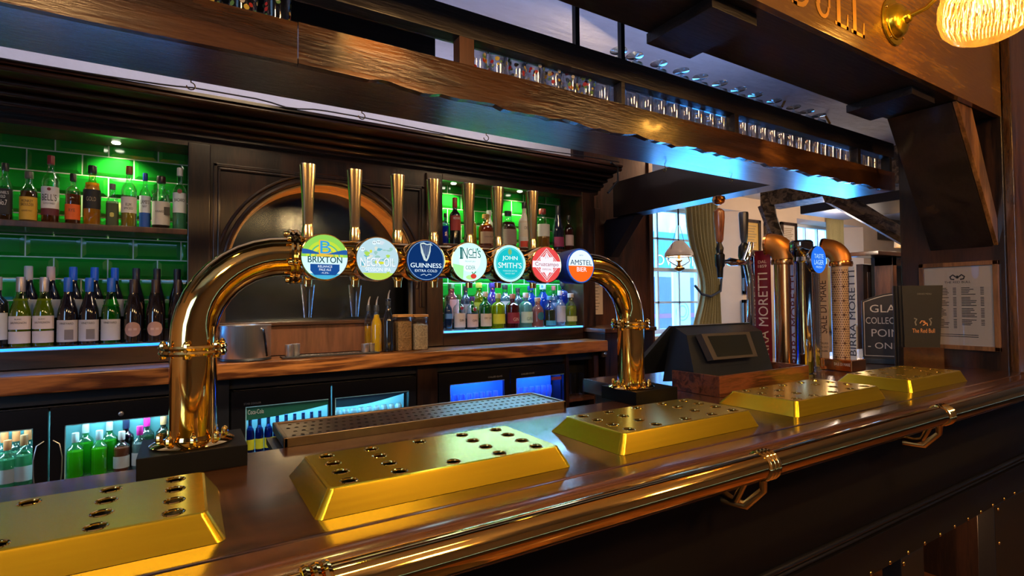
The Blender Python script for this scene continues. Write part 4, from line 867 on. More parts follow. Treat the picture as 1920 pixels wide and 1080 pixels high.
# 3: pale mint cider
h, F = BADGE[3]; face(3, (.52, .93, .84), 1.15)
put(3, MB().poly(F, [(x, y) for x, y in circ(R_*.97, 60) if x < -R_*.35 and y < 0]+[(-R_*.35, -R_*.2)], .0005), (.35, .85, .35), 1.)
put(3, MB().poly(F, circ(R_*.28, 20, R_*.05, -R_*.78, ry=R_*.12), .0006), (.45, .82, .3), 1.)
put(3, MB().poly(F, circ(R_*.62, 30, 0, .1*R_), .0004), (.72, .98, .95), 1.1)
tx = MB()
for k, (ch, x_, y_, w_, h_) in enumerate([('I', -.50, .44, .10, .56), ('N', -.28, .44, .30, .56), ('C', .02, .50, .24, .36), ('H', .27, .50, .22, .42), ('\'', .44, .66, .06, .14), ('S', .54, .42, .18, .38)]): tx.text(F, ch, x_*R_, y_*R_, w_*R_, h_*R_, .001)
tx.ribbon(F, [(-R_*.08, R_*.24), (R_*.38, R_*.24)], R_*.05, .001); tx.text(F, 'CIDER', .03*R_, -R_*.28, R_*.55, R_*.19, .001)
for s in (-1, 1): tx.ribbon(F, [(-R_*.50-R_*.08, R_*(.44+s*.27)), (-R_*.42, R_*(.44+s*.27))], R_*.05, .001)
put(3, tx, (.01, .16, .16), .6, 'lettering'); put(3, MB().text(F, 'MEDIUM DRY', .02*R_, R_*.03, R_*.6, R_*.07, .001), (.1, .35, .32), .8, 'lettering')
put(3, MB().poly(F, circ(R_*.17, 16, R_*.20, -R_*.72, ry=R_*.13), .0012), (.70, .05, .04), .9, 'apple')
put(3, MB().ribbon(F, [(R_*.18, -R_*.60), (R_*.10, -R_*.50)], R_*.05, .0013).ribbon(F, [(R_*.22, -R_*.60), (R_*.34, -R_*.48)], R_*.05, .0013), (.05, .30, .08), .7, 'leaf')
# 4: turquoise
h, F = BADGE[4]; face(4, (.45, .85, .84), 1.1)
put(4, MB().poly(F, circ(R_*.86, 36), .0005), (.01, .55, .60), .9); put(4, MB().ribbon(F, circ(R_*.80, 40), R_*.02, .0007, True), (.25, .8, .8), .9)
tx = MB(); tx.text(F, 'JOHN', 0, R_*.26, R_*.95, R_*.27, .001); tx.text(F, 'SMITH\'S', 0, -R_*.10, R_*1.45, R_*.30, .001); put(4, tx, (.75, .97, .95), 1., 'lettering')
put(4, MB().text(F, 'JOHN', .0004, R_*.265, R_*.95, R_*.27, .0009).text(F, 'SMITH\'S', .0004, -R_*.10, R_*1.45, R_*.30, .0009), (.75, .97, .95), 1., 'lettering')
tx = MB(); tx.text(F, 'YORKSHIRE BITTER', 0, -R_*.40, R_*.9, R_*.08, .001); tx.text(F, 'SINCE 1847', 0, -R_*.54, R_*.6, R_*.07, .001); put(4, tx, (.5, .9, .88), .9, 'lettering')
put(4, MB().poly(F, circ(R_*.12, 12, 0, R_*.62, ry=R_*.16), .001), (.25, .55, .20), .8, 'emblem')
# 5: red with a white star
h, F = BADGE[5]; face(5, (.78, .07, .07), .95)
for rr_, c, o_ in ((.93, (.85, .7, .72), .0004), (.87, (.72, .04, .05), .0006), (.80, (.85, .70, .72), .0008), (.74, (.80, .10, .10), .0010)):
    put(5, MB().poly(F, [(0, R_*rr_), (R_*rr_*.98, 0), (0, -R_*rr_), (-R_*rr_*.98, 0)], o_), c, .9)
st = []
for k in range(16): a = 2*PI*k/16; q = (.70 if k % 4 == 0 else .46 if k % 2 else .62)*R_; st.append((q*math.sin(a), q*math.cos(a)))
put(5, MB().poly(F, st, .0012), (.85, .82, .90), 1.); put(5, MB().poly(F, [(-R_*.95, R_*.20), (R_*.95, R_*.20), (R_*.97, -R_*.16), (-R_*.97, -R_*.16)], .0014), (.85, .82, .90), 1.)
put(5, MB().text(F, 'Cruzcampo', 0, 0, R_*1.60, R_*.28, .0018), (.42, .02, .06), .8, 'lettering'); put(5, MB().text(F, 'ESPECIAL', 0, -R_*.26, R_*.62, R_*.09, .0018), (.55, .03, .06), .8, 'lettering')
put(5, MB().ribbon(F, [(-R_*.10, R_*.34), (-R_*.02, R_*.60), (R_*.08, R_*.36)], R_*.03, .0016), (.6, .3, .35), .8, 'emblem')
# 6: white over orange red, blue rim
h, F = BADGE[6]; face(6, (.02, .12, .50), .9); h['label'] = 'badge with a dark blue printed rim'
put(6, MB().poly(F, circ(R_*.92, 40), .0005), (.70, .88, 1), 1.1); put(6, MB().poly(F, [(x, y) for x, y in circ(R_*.92, 80) if y < 0.02*R_], .0007), (.95, .13, .01), 1.)
put(6, MB().text(F, 'AMSTEL', 0, R_*.20, R_*1.6, R_*.30, .001), (.01, .03, .10), .5, 'lettering'); put(6, MB().text(F, 'AMSTEL', .0004, R_*.20, R_*1.6, R_*.30, .0009), (.01, .03, .10), .5, 'lettering')
put(6, MB().text(F, 'BIER', R_*.04, -R_*.20, R_*.72, R_*.25, .001), (.85, .90, 1), 1.1, 'lettering'); put(6, MB().text(F, '1870', 0, R_*.62, R_*.3, R_*.07, .001), (.1, .1, .15), .6, 'lettering')
lamp('POINT', 'badge_glow', (.60, 1.27, 1.60), .35, (.5, .9, 1), .05)
lamp('POINT', 'badge_glow', (1.0, 1.27, 1.60), .45, (.25, .55, 1), .05)

# ------------------------------------------------------------------ overhead gallery
CX0, CX1 = -1.6, 3.40; CY0, CY1 = 1.392, 1.655; CZ0, CZ1 = 2.08, 2.187; UZ0, UZ1 = 2.268, 2.353
ga = thing('glass_gallery', 'dark wooden glass gallery hanging over the whole bar', 'gallery', (1.0, 1.5, 2.08))
B(CX0, CX1, CY0+.022, CY1, CZ0+.004, CZ0+.024).build('lower_board', W_UNDER, ga, bevel=.003)
def fascia(a, b_, y0, m):
    n = int((b_-a)/.03)+1; low = []
    for k in range(n+1):
        x = a+(b_-a)*k/n
        if x > .42: dz = .004*math.sin(x*19)+.003*math.sin(x*41+1)+.002*math.sin(x*73)
        else: dz = .002*math.sin(x*9)
        low.append((x, CZ0+dz))
    MB().prism(low+[(b_, CZ1), (a, CZ1)], 'Y', y0, CY0+.024).build('fascia_board', m, ga, smooth=False)
jx = oy(560, 100, CY0).x
fascia(CX0, jx-.002, CY0+.004, W_CANOPY); fascia(jx, CX1, CY0, W_CANOPY)
B(CX0, CX1, CY0, CY0+.05, UZ0, UZ1).build('upper_beam', W_BEAM, ga, bevel=.004)
B(CX0, CX1, CY0+.05, CY0+.17, UZ1-.022, UZ1-.008).build('upper_board', W_UNDER, ga)
B(CX0, CX1, CY1-.02, CY1, CZ0+.024, CZ0+.06).build('back_rail', W_BEAM, ga)
B(CX0, .70, CY1-.04, CY1, 2.30, 2.40).build('back_rail', W_BEAM, ga)
for px, wd in ((877, .05), (1170, .018), (1382, .028), (1610, .034), (1668, .03)):
    X = oy(px, 200, CY0).x; B(X-wd/2, X+wd/2, CY0+.002, CY0+.045, CZ0+.02, UZ0+.01).build('post', W_MID if px == 877 else W_BEAM, ga, bevel=.002)
for px in (1085, 1170):
    X = oy(px, 80, CY0).x; B(X-.009, X+.009, CY0+.005, CY0+.023, UZ1-.01, 2.92).build('hanger_rod', BLACKM, ga)
for px, py in ((358, 152), (678, 213), (911, 256), (1246, 318), (1370, 340)):
    X = oy(px, py, CY1-.01).x
    MB().tube([(X, CY1-.012, CZ0+.005), (X, CY1-.012, CZ0-.004)]+[(X+.010*math.sin(a)*1, CY1-.012, CZ0-.014+.010*math.cos(a)) for a in [2*PI*k/12 for k in range(0, 10)]], .0016, 6).build('cup_hook', BRASSD, ga)
# glasses on the lower gallery board
DG = tglass((.97, .98, 1), 1.25, .06)
def hiball(x, y, flor, where):
    if not flor:
        return tag(MB().lathe([(.026, 0), (.028, .004), (.034, .19), (.0315, .19), (.026, .014), (.001, .012)], (x, y, CZ0+.025), 16, caps=False).build('highball_glass', DG), 'clear tall glass, '+where, 'glass', 'clear glasses on the gallery')
    t = thing('painted_glass', 'tall glass painted with flowers, '+where, 'glass', (x, y, CZ0+.025), 'flower painted glasses on the gallery')
    MB().lathe([(.026, 0), (.028, .004), (.035, .195), (.0325, .195), (.026, .014), (.001, .012)], (x, y, CZ0+.025), 16, caps=False).build('glass_body', DG, t)
    for ci, c in enumerate([(.40, .02, .02), (.55, .38, .04), (.10, .22, .05), (.45, .40, .30)]):
        mb = MB()
        for q in range(7):
            a = random.uniform(PI*.9, PI*2.1); z = random.uniform(.09, .19); R = .027+.008*z/.19+.0008; s = random.uniform(.004, .008)
            u = Vector((-math.sin(a), math.cos(a), 0)); n = Vector((math.cos(a), math.sin(a), 0)); ctr = Vector((x, y, CZ0+.025+z))+n*R
            mb.add([ctr+u*s*math.cos(b)+Vector((0, 0, s*math.sin(b)))+n*.0004 for b in [2*PI*j/7 for j in range(7)]], [tuple(range(7))])
        mb.build('painted_flowers', plain(c), t, kind='stuff')
    return t
posts_x = [oy(px, 200, CY0).x for px in (877, 1170, 1382, 1610, 1668)]
k = 0; x = .775
while x < 3.38:
    near = min(abs(x-p_) for p_ in posts_x)
    if near > .0:
        hiball(x, 1.462, x < 1.28, ORD[k]+' right of the brown post, gallery front row')
        if x > .8: hiball(x+.036, 1.54, x < 1.22, ORD[k-1]+' right of the brown post, gallery rear row')
    x += .074; k += 1
for i in range(5): hiball(-.12+i*.078, 1.462, True, ORD[i]+' of the five at the upper left edge')
# upturned stemmed glasses on the upper board
for i, (px, py) in enumerate([(1190, 112), (1235, 125), (1277, 137), (1313, 150), (1350, 160), (1385, 173), (1417, 183), (1452, 194), (1488, 204), (1513, 213), (1536, 220), (1160, 100)]):
    q = oy(px, py, 1.50); z0 = UZ1-.007; zt3 = max(z0+.10, q.z)
    tag(MB().lathe([(.030, 0), (.038, .03), (.032, .065), (.008, .078), (.0035, .085), (.0035, zt3-z0-.006), (.034, zt3-z0-.001), (.034, zt3-z0+.001), (.030, zt3-z0+.0015)], (q.x, 1.50, z0), 20, caps=False).build('wine_glass', tglass((.90, .97, 1), 2.0, .12)), 'upturned stemmed glass, %s from the left above the upper gallery beam' % ORD[i+1 if i < 11 else 0], 'glass', 'upturned glasses above the gallery')

# ------------------------------------------------------------------ soffit, fascia and post on the right
so = thing('bulkhead', 'heavy dark bulkhead over the bar front with gilded lettering', 'bulkhead', (1.0, 1.08, 2.37))
B(-1.6, XE, .955, 1.24, 2.37, 2.92).build('soffit', W_BEAM, so, bevel=.004)
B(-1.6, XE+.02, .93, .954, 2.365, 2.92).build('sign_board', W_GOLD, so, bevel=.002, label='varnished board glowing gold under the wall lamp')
for a, b_ in ((1.30, 1.515), (2.58, 2.80)): B(a, b_, .985, 1.245, 2.335, 2.37).build('cross_block', W_BEAM, so, bevel=.002)
F = Fr((0, .9295, 2.412)); gl = mat('gold_leaf', (.85, .42, .06), .35, .6, .1, 30)
def serif(x0, x1, ch, Ht=.26):
    m = MB(); w_ = x1-x0; s = .024
    def bar_(a, b_, c, d): m.poly(F, [(a, b_), (c, b_), (c, d), (a, d)], .001)
    if ch == 'L':
        bar_(x0+.012, 0, x0+.012+s, Ht); bar_(x0, 0, x1, .012); bar_(x0, Ht-.010, x0+.05, Ht); m.poly(F, [(x1-.014, 0), (x1, 0), (x1, .055), (x1-.006, .055)], .001)
    if ch == 'U':
        bar_(x0+.008, .045, x0+.008+s, Ht); bar_(x1-.020, .045, x1-.008, Ht); bar_(x0-.004, Ht-.01, x0+.042, Ht); bar_(x1-.036, Ht-.01, x1+.004, Ht)
        m.ribbon(F, [((x0+x1)/2-.002+(w_/2-.018)*math.cos(a), .045+.038*math.sin(a)) for a in [PI+PI*i/10 for i in range(11)]], [.024, .022, .020, .018, .016, .014, .013, .012, .012, .012, .012], .0012)
    if ch == 'B':
        bar_(x0+.010, 0, x0+.010+s, Ht); bar_(x0, 0, x0+.05, .010); bar_(x0, Ht-.01, x0+.05, Ht)
        for cz in (Ht*.26, Ht*.75): m.ribbon(F, [(x0+.03, cz+Ht*.24)]+[(x0+.045+(w_-.052)*math.cos(a), cz+Ht*.235*math.sin(a)) for a in [PI/2-PI*i/10 for i in range(11)]]+[(x0+.03, cz-Ht*.24)], .016, .0012)
    m.build('gilt_letter', gl, so)
for ch, a, b_ in (('B', 1.61, 1.715), ('U', 1.745, 1.847), ('L', 1.868, 1.955), ('L', 1.975, 2.067)): serif(a, b_, ch)
pp = thing('end_partition', 'massive dark oak partition closing the right end of the bar', 'partition', (3.57, 1.15, 0))
B(XE, 3.62, .93, 1.375, 0, 2.92).build('panel', W_DARKZ, pp, bevel=.004)
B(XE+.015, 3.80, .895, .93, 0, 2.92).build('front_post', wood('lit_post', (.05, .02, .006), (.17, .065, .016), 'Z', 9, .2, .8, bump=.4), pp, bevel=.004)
cbr = thing('corner_brace', 'slanting plank brace between the bulkhead and the right partition', 'brace', (3.2, 1.1, 1.73))
MB().prism([(2.95, 2.368), (3.12, 2.368), (3.398, 1.87), (3.398, 1.73)], 'Y', .975, 1.235).build('plank', W_BEAM, cbr, bevel=.003)
MB().prism([(2.952, 2.368), (3.118, 2.368), (3.398, 1.87), (3.398, 1.735)], 'Y', .956, .974).build('front_facing', wood('brace_wood', (.12, .05, .012), (.40, .18, .05), 'Z', 9, .3, .4, bump=.3), cbr, bevel=.002)  # lamp-lit edge put into a lighter wood colour; plank kept dark for shade
# wall lamp
wl = thing('wall_lamp', 'brass wall lamp with a ribbed glass globe on the gilded board', 'lamp', (2.285, .93, 2.53))
MB().lathe([(.087, 0), (.089, .004), (.086, .008), (.070, .009), (.068, .013), (.065, .014), (.062, .024), (.055, .034), (.044, .040), (.030, .043), (.024, .046), (.021, .058), (.016, .062), (.009, .064)], (2.285, .930, 2.53), 32, 'Y').build('wall_plate', BRASSB, wl)
for a in (.9, 2.6, 4.2, 5.6): MB().sphere((2.285+.077*math.cos(a), .921, 2.53+.077*math.sin(a)), .006, 8, 5).build('screw', BRASSD, wl)
gx, gy, gz = 2.275, .65, 2.475
MB().tube([(2.285, .87, 2.53), (2.285, .82, 2.535), (2.284, .77, 2.57), (2.281, .72, 2.63), (2.278, .67, 2.68), (gx, gy, 2.69), (gx, gy, 2.65)], .0085, 12).build('arm', BRASSB, wl)
MB().lathe([(.055, .0), (.058, .03), (.03, .05), (.012, .055)], (gx, gy, 2.60), 24).build('gallery_cap', BRASSB, wl)
gp = [(.02, -.142), (.055, -.138), (.092, -.120), (.118, -.088), (.128, -.045), (.126, .0), (.112, .05), (.085, .09), (.055, .115), (.052, .13)]
vs = []; fs = []; NS = 320
for r_, z in gp:
    for i in range(NS): a = 2*PI*i/NS; q = r_*(1+.030*math.cos(a*40+z*40)); vs.append((gx+q*math.cos(a), gy+q*math.sin(a), gz+z+.005))
for j in range(len(gp)-1):
    for i in range(NS): l = (i+1) % NS; fs.append((j*NS+i, j*NS+l, (j+1)*NS+l, (j+1)*NS+i))
fs.append(tuple(range(NS)))
MB().add(vs, fs).build('ribbed_globe', globe_mat(), wl)
MB().sphere((gx, gy, gz+.03), .032, 16, 10, (1, 1, 1.3)).build('bulb', emi('bulb_glow', (1, .62, .2), 2.4), wl)
lamp('POINT', 'wall_lamp_light', (gx, gy, gz+.03), 17, (1, .55, .13), .05)
# framed price list on the partition
fr = thing('framed_price_list', 'wood framed price list on the right partition', 'frame', (3.395, 1.12, 1.22))
FYa, FYb, FZa, FZb = .955, 1.285, 1.212, 1.662
fm = MB(); fw = .022
fm.box(3.38, 3.399, FYa, FYb, FZa, FZa+fw); fm.box(3.38, 3.399, FYa, FYb, FZb-fw, FZb); fm.box(3.38, 3.399, FYa, FYa+fw, FZa, FZb); fm.box(3.38, 3.399, FYb-fw, FYb, FZa, FZb)
fm.build('frame', wood('frame_wood', (.10, .045, .015), (.25, .12, .045), 'Z', 12, .4, .2), fr, bevel=.002)
B(3.390, 3.399, FYa+fw, FYb-fw, FZa+fw, FZb-fw).build('sheet', mat('cream_sheet', (.72, .56, .44), .6, 0, .04, 8), fr)
B(3.386, 3.3875, FYa+fw-.001, FYb-fw+.001, FZa+fw, FZb-fw).build('glass_pane', PANE, fr)
FP = Fr((3.3895, (FYa+FYb)/2, (FZa+FZb)/2), (0, -1, 0), (0, 0, 1), (-1, 0, 0)); tx = MB()
for s in (-1, 1): tx.ribbon(FP, [(s*.008, .150), (s*.018, .160), (s*.030, .150), (s*.026, .138), (s*.012, .136)], .007, .0003)
tx.poly(FP, circ(.008, 8, 0, .148), .0003); tx.text(FP, 'THE RED BULL', 0, .122, .11, .011, .0003)
rr = random.Random(5)
for colx, y0, n in ((-.062, .090, 26), (.050, .090, 24)):
    for k in range(n):
        if k % 7 == 5: continue
        y = y0-k*.0082; w_ = rr.uniform(.03, .062)
        tx.poly(FP, [(colx-.035, y), (colx-.035+w_, y), (colx-.035+w_, y+.0035), (colx-.035, y+.0035)], .0003)
        tx.poly(FP, [(colx+.042, y), (colx+.056, y), (colx+.056, y+.0035), (colx+.042, y+.0035)], .0003)
for y in (-.150, -.160): tx.poly(FP, [(-.10, y), (.08, y), (.08, y+.003), (-.10, y+.003)], .0003)
tx.build('lettering', INK, fr)

# ------------------------------------------------------------------ right side of the bar top
BZ = 1.1205
bx = thing('till_box', 'low open walnut box holding the till on the bar', 'box', (1.98, 1.39, BZ))
X0, X1, Y0, Y1, H = 1.665, 2.255, 1.262, 1.50, .077
B(X0, X1, Y0, Y0+.014, BZ, BZ+H).build('side_board', W_BOX, bx, bevel=.002)
B(X0, X0+.014, Y0+.014, Y1-.014, BZ, BZ+H).build('side_board', W_BOX, bx, bevel=.002); B(X1-.014, X1, Y0+.014, Y1-.014, BZ, BZ+H).build('side_board', W_BOX, bx, bevel=.002)
B(X0+.014, X1-.014, Y0+.014, Y1-.014, BZ, BZ+.01).build('bottom_board', W_BOX, bx)
tl = thing('card_till', 'black till seen from behind, customer display facing the room', 'till', (1.95, 1.44, BZ+.012))
DB = mat('till_black', (.012, .016, .024), .35, 0, .2, 40)
# sloping body: rear housing facing the customers
def hull(parts_pts, name, m, parent, bevel=.004):
    me = bpy.data.meshes.new(name); bm = bmesh.new()
    for p_ in parts_pts: bm.verts.new(p_)
    bmesh.ops.convex_hull(bm, input=bm.verts); vs = [v.co.copy() for v in bm.verts]; bm.verts.index_update()
    fs = [tuple(v.index for v in f.verts) for f in bm.faces]; bm.free(); mb = MB().add(vs, fs); return mb.build(name, m, parent, bevel=0)
tA, tB_ = ox(1290, 612, 1.78), None
zt4 = oy(1300, 612, 1.50).z; xl, xr = oy(1265, 612, 1.50).x, oy(1405, 610, 1.50).x
hull([(xl, 1.50, zt4), (xr, 1.50, zt4), (xl, 1.52, zt4-.012), (xr, 1.52, zt4-.012), (xl-.01, 1.56, BZ+.02), (xr+.03, 1.56, BZ+.02), (xl+.0, 1.40, BZ+.04), (xr+.02, 1.40, BZ+.04), (xl, 1.44, zt4-.03), (xr, 1.44, zt4-.03)], 'housing', DB, tl)
s1 = oy(1205+15, 712, 1.62); 
hull([(xl-.02, 1.50, zt4+.004), (xr+.01, 1.50, zt4+.004), (xl-.02, 1.512, zt4+.006), (xr+.01, 1.512, zt4+.006), (xl-.14, 1.625, BZ+.045), (xr-.02, 1.66, BZ+.045), (xl-.14, 1.645, BZ+.055), (xr-.02, 1.675, BZ+.055)], 'touch_screen', DB, tl)
c1, c2, c3, c4 = oy(1315, 626, 1.40), oy(1405, 622, 1.40), oy(1421, 668, 1.375), oy(1338, 675, 1.375)
dn = (c2-c1).cross(c4-c1).normalized(); dn = dn if dn.y < 0 else -dn
hull([c1, c2, c3, c4, c1-dn*.03, c2-dn*.03, c3-dn*.03, c4-dn*.03], 'display_housing', mat('till_grey', (.10, .085, .08), .35, .3, .1, 30), tl)
cc = (c1+c2+c3+c4)/4
def shr(p_, k): return cc+(p_-cc)*k+dn*.001
MB().add([shr(c1, .80), shr(c2, .80), shr(c3, .80), shr(c4, .80)], [(0, 1, 2, 3)]).build('display', mat('display_glass', (.02, .022, .02), .12, 0, .2, 20, coat=.5), tl)
ped = MB(); ped.box(1.86, 2.06, 1.41, 1.48, BZ+.012, BZ+.09); ped.build('pedestal', DB, tl, bevel=.005)

def lens_text(mb, F, st, x, y, w_, h_, rot=0, off=.001): mb.text(F, st, x, y, w_, h_, off, rot=rot)
def column_sign(parent, Xc, Yc, Wd, z0, z1, col, st, tcol, face_n, face_r, name='sign_plate', emit=None, extra_=None, tw=.6):
    F = Fr((Xc, Yc, (z0+z1)/2), face_r, (0, 0, 1), face_n); t_ = .006
    v = [F.p(sx*Wd/2, sy*(z1-z0)/2, o) for o in (0, -t_) for sx, sy in ((-1, -1), (1, -1), (1, 1), (-1, 1))]
    pl_ = MB().add(v, [(0, 1, 2, 3), (7, 6, 5, 4), (0, 4, 5, 1), (1, 5, 6, 2), (2, 6, 7, 3), (3, 7, 4, 0)]).build(name, col, parent)
    m_ = MB()
    for s_, cy_, ln, ht in st: m_.text(F, s_, 0, cy_, ln, ht, .0008, rot=PI/2)
    m_.build('lettering', tcol, pl_)
    if extra_: extra_(F, pl_)
    return F, pl_
# first copper column
def elbow(parent, X, Y, z, R, rb, d, m):   # domed hood: quarter bend from vertical to direction d
    d = Vector(d).normalized(); pts = [Vector((X, Y, z))+Vector((0, 0, rb*math.sin(a)))+d*(rb*(1-math.cos(a))) for a in [PI/2*i/9 for i in range(10)]]
    MB().tube(pts, [R]*10, 28).build('copper_elbow', SATIN, parent)
    e = pts[-1]; MB().tube([e-d*.006, e+d*.006], R+.004, 28).build('elbow_rim', m, parent)
maroon = mat('maroon_enamel', (.16, .008, .018), .3, 0, .1, 20); cream = mat('cream_print', (.72, .62, .50), .5)
def yx(px, X_): return ox(px, 560, X_).y
NX_, RX_ = (-1, 0, 0), (0, -1, 0)
X1_ = 2.46
t1 = thing('copper_beer_tower', 'copper beer column with dark red name plate, nearer of two', 'beer tower', (X1_, yx(1465, X1_), BZ))
yc = yx(1467, X1_); rt_ = (yx(1450, X1_)-yx(1484, X1_))/2*1.12; ztop = ox(1463, 438, X1_).z; zc = ox(1470, 486, X1_).z
MB().lathe([(rt_, 0), (rt_, zc-BZ)], (X1_+.03, yc, BZ), 32).build('copper_tube', COPPER, t1)
rc = rt_*1.22
MB().lathe([(rt_, zc-BZ-.026), (rc, zc-BZ-.024), (rc+.002, zc-BZ-.012), (rc, zc-BZ), (rt_, zc-BZ+.002)], (X1_+.03, yc, BZ), 32).build('collar', COPPER, t1)
elbow(t1, X1_+.03, yc, zc, rc-.004, max(.03, ztop-zc-rc+.012), (-.15, 1, 0), COPPER)
B(X1_-.015, X1_+.045, yx(1420, X1_)+.002, yx(1410, X1_), BZ, zc+.03).build('chrome_spine', CHROME, t1, bevel=.008, seg=4)
y1_, y0_ = yx(1421, X1_), yx(1449, X1_)
column_sign(t1, X1_-.018, (y0_+y1_)/2, y1_-y0_, BZ+.02, zc+.05, maroon, [('BIRRA MORETTI', -.05, .46, .052)], cream, NX_, RX_, extra_=lambda F, p_: MB().text(F, 'DAL', 0, .235, .045, .014, .001).text(F, '1859', 0, .213, .045, .014, .001).build('lettering', cream, p_))
y1_, y0_ = yx(1483, X1_), yx(1494, X1_)
column_sign(t1, X1_+.0, (y0_+y1_)/2, y1_-y0_, BZ+.02, zc-.03, plain((.62, .62, .85)), [('BIRRA MORETTI', -.01, .42, .030)], maroon, NX_, RX_)
# taps with handles
hx1 = oy(1349, 450, 1.56); hz = lambda px, py, Y: oy(px, py, Y).z
TYp = 1.56
tp = thing('tap_arm', 'black tap with a brown wooden handle beside the copper column', 'tap', (hx1.x, TYp, BZ))
zA = hz(1349, 490, TYp); xA = hx1.x; zl = hz(1349, 455, TYp); ksc = .215
MB().lathe([(.011, 0), (.017, .012), (.025, (hz(1349, 392, TYp)-zl)*.75), (.024, (hz(1349, 392, TYp)-zl)*.93), (.012, hz(1349, 392, TYp)-zl), (.003, hz(1349, 390, TYp)-zl)], (xA, TYp, zl), 18).build('wooden_handle', wood('handle_wood', (.14, .04, .016), (.42, .15, .06), 'Z', 16, .25, .6), tp)
MB().lathe([(.012, hz(1349, 521, TYp)), (.015, zA-.03), (.021, zA-.02), (.022, zA+.03), (.015, zA+.038), (.018, zA+.06), (.010, zl-.005), (.010, zl)], (xA, TYp, 0), 16).build('tap_body', BLACKM, tp)
xe = X1_-.06; ye = yx(1408, xe)
MB().tube([(xA, TYp, zA), (xA+.06, TYp+.005, zA), (xA+.09, TYp+.01, zA+.002), (xe-.04, ye, zA+.005), (xe, ye, zA+.01)], [.009, .010, .019, .012, .014], 12).build('arm', CHROME, tp)
MB().tube([(xe+.01, ye, zA+.11), (xe, ye, zA+.08), (xe-.035, ye, zA+.02), (xe-.01, ye, zA-.06), (xe, ye, zA-.12), (xe, ye, BZ)], [.012, .016, .022, .020, .020, .020], 14).build('chrome_bend', CHROME, tp)
zf = hz(1349, 384, TYp)
MB().lathe([(.010, 0), (.024, .008), (.030, .022), (.026, .036), (.012, .042)], (xA, TYp, zf), 18).build('finial', COPPER, tp)
x2 = oy(1395, 450, 1.66).x; Y2 = 1.66
tp2 = thing('dark_tap', 'slim dark metal tap handle left of the copper column', 'tap', (x2, Y2, BZ))
MB().lathe([(.012, hz(1395, 455, Y2)), (.017, hz(1395, 445, Y2)), (.022, hz(1395, 402, Y2)), (.020, hz(1395, 398, Y2))], (x2, Y2, 0), 12, p=3).build('handle', mat('gunmetal', (.14, .15, .17), .25, .8), tp2)
MB().lathe([(.014, hz(1395, 522, Y2)), (.017, hz(1395, 500, Y2)), (.030, hz(1395, 480, Y2)), (.027, hz(1395, 462, Y2)), (.012, hz(1395, 455, Y2))], (x2, Y2, 0), 14).build('tap_body', BLACKM, tp2)
MB().tube([(x2, Y2, hz(1395, 480, Y2)), (x2+.07, Y2+.01, hz(1395, 476, Y2)), (x2+.10, Y2+.01, hz(1395, 490, Y2)), (x2+.10, Y2+.01, BZ)], [.012, .014, .016, .016], 10).build('arm', CHROME, tp2)
# chrome column with a fisheye badge
q = oz(1503, 708, BZ); X, Y = q.x+.050, q.y+.012
t2 = thing('chrome_beer_tower', 'chrome beer column with a wide cap and oval blue badge', 'beer tower', (X, Y, BZ))
z480, z452 = ox(1500, 482, X).z-BZ, ox(1500, 452, X).z-BZ
MB().lathe([(.046, 0), (.046, .014), (.038, .020), (.038, z480-.03), (.044, z480-.02), (.040, z480)], (X, Y, BZ), 28).build('column', CHROME, t2)
MB().lathe([(.034, z480), (.038, z480+.006), (.052, z480+.03), (.050, z452-.008), (.042, z452)], (X-.01, Y, BZ), 28).build('cap', mat('black_chrome', (.32, .28, .25), .08, 1), t2)
q2_ = oz(1530, 692, BZ); X2_, Y2_ = q2_.x, q2_.y
MB().lathe([(.040, 0), (.040, .008), (.030, .016), (.028, .55)], (X2_, Y2_, BZ), 24).build('rear_column', CHROME, t2)
bq = oy(1534, 487, 1.33)
bo = MB().lathe([(.045, -.05), (.058, -.03), (.065, -.006), (.062, .002)], bq, 32, 'Y').build('badge', CHROME, t2)
FB_ = Fr(bq); MB().poly(FB_, circ(.062, 32), .003).build('badge_face', em_((.02, .16, .80), 1.), bo)
MB().text(FB_, 'TASTE', 0, .016, .078, .020, .004).text(FB_, 'LAGER', 0, -.012, .078, .022, .004).text(FB_, 'FRESH', 0, -.034, .05, .010, .004).build('lettering', em_((.45, .75, 1), 1.), bo)
MB().tube([bq+Vector((0, .03, 0)), (X2_, Y2_, bq.z)], .018, 12).build('badge_arm', CHROME, t2)
# second tower, cream with a pierced pattern
X3_ = 2.80; yc = yx(1572, X3_); rt_ = (yx(1555, X3_)-yx(1592, X3_))/2*.96; ztop = ox(1568, 448, X3_).z; zc = ox(1574, 490, X3_).z
t3 = thing('patterned_beer_tower', 'cream patterned beer column with copper hood, farther of two', 'beer tower', (X3_, yc, BZ))
crm = mat('cream_enamel', (.66, .44, .24), .35, 0, .06, 20)
ya, yb = yx(1604, X3_), yx(1539, X3_); zb_ = ox(1570, 672, X3_).z
MB().box(X3_-.05, X3_+.09, ya, yb, BZ, zb_).build('base', COPPER, t3, bevel=.006)
MB().text(Fr((X3_-.0505, ya+.045, BZ+.035), NX_ and RX_, (0, 0, 1), NX_), 'SALE DI MARE', 0, 0, .075, .014).build('lettering', cream, t3)
MB().lathe([(rt_, zb_-BZ), (rt_, zc-BZ)], (X3_+.03, yc, BZ), 32).build('column', crm, t3)
rc = rt_*1.16
MB().lathe([(rt_, zc-BZ-.026), (rc, zc-BZ-.024), (rc+.002, zc-BZ-.012), (rc, zc-BZ), (rt_, zc-BZ+.002)], (X3_+.03, yc, BZ), 32).build('collar', COPPER, t3)
elbow(t3, X3_+.03, yc, zc, rc-.004, max(.03, ztop-zc-rc+.012), (-.15, 1, 0), COPPER)
pat = MB()
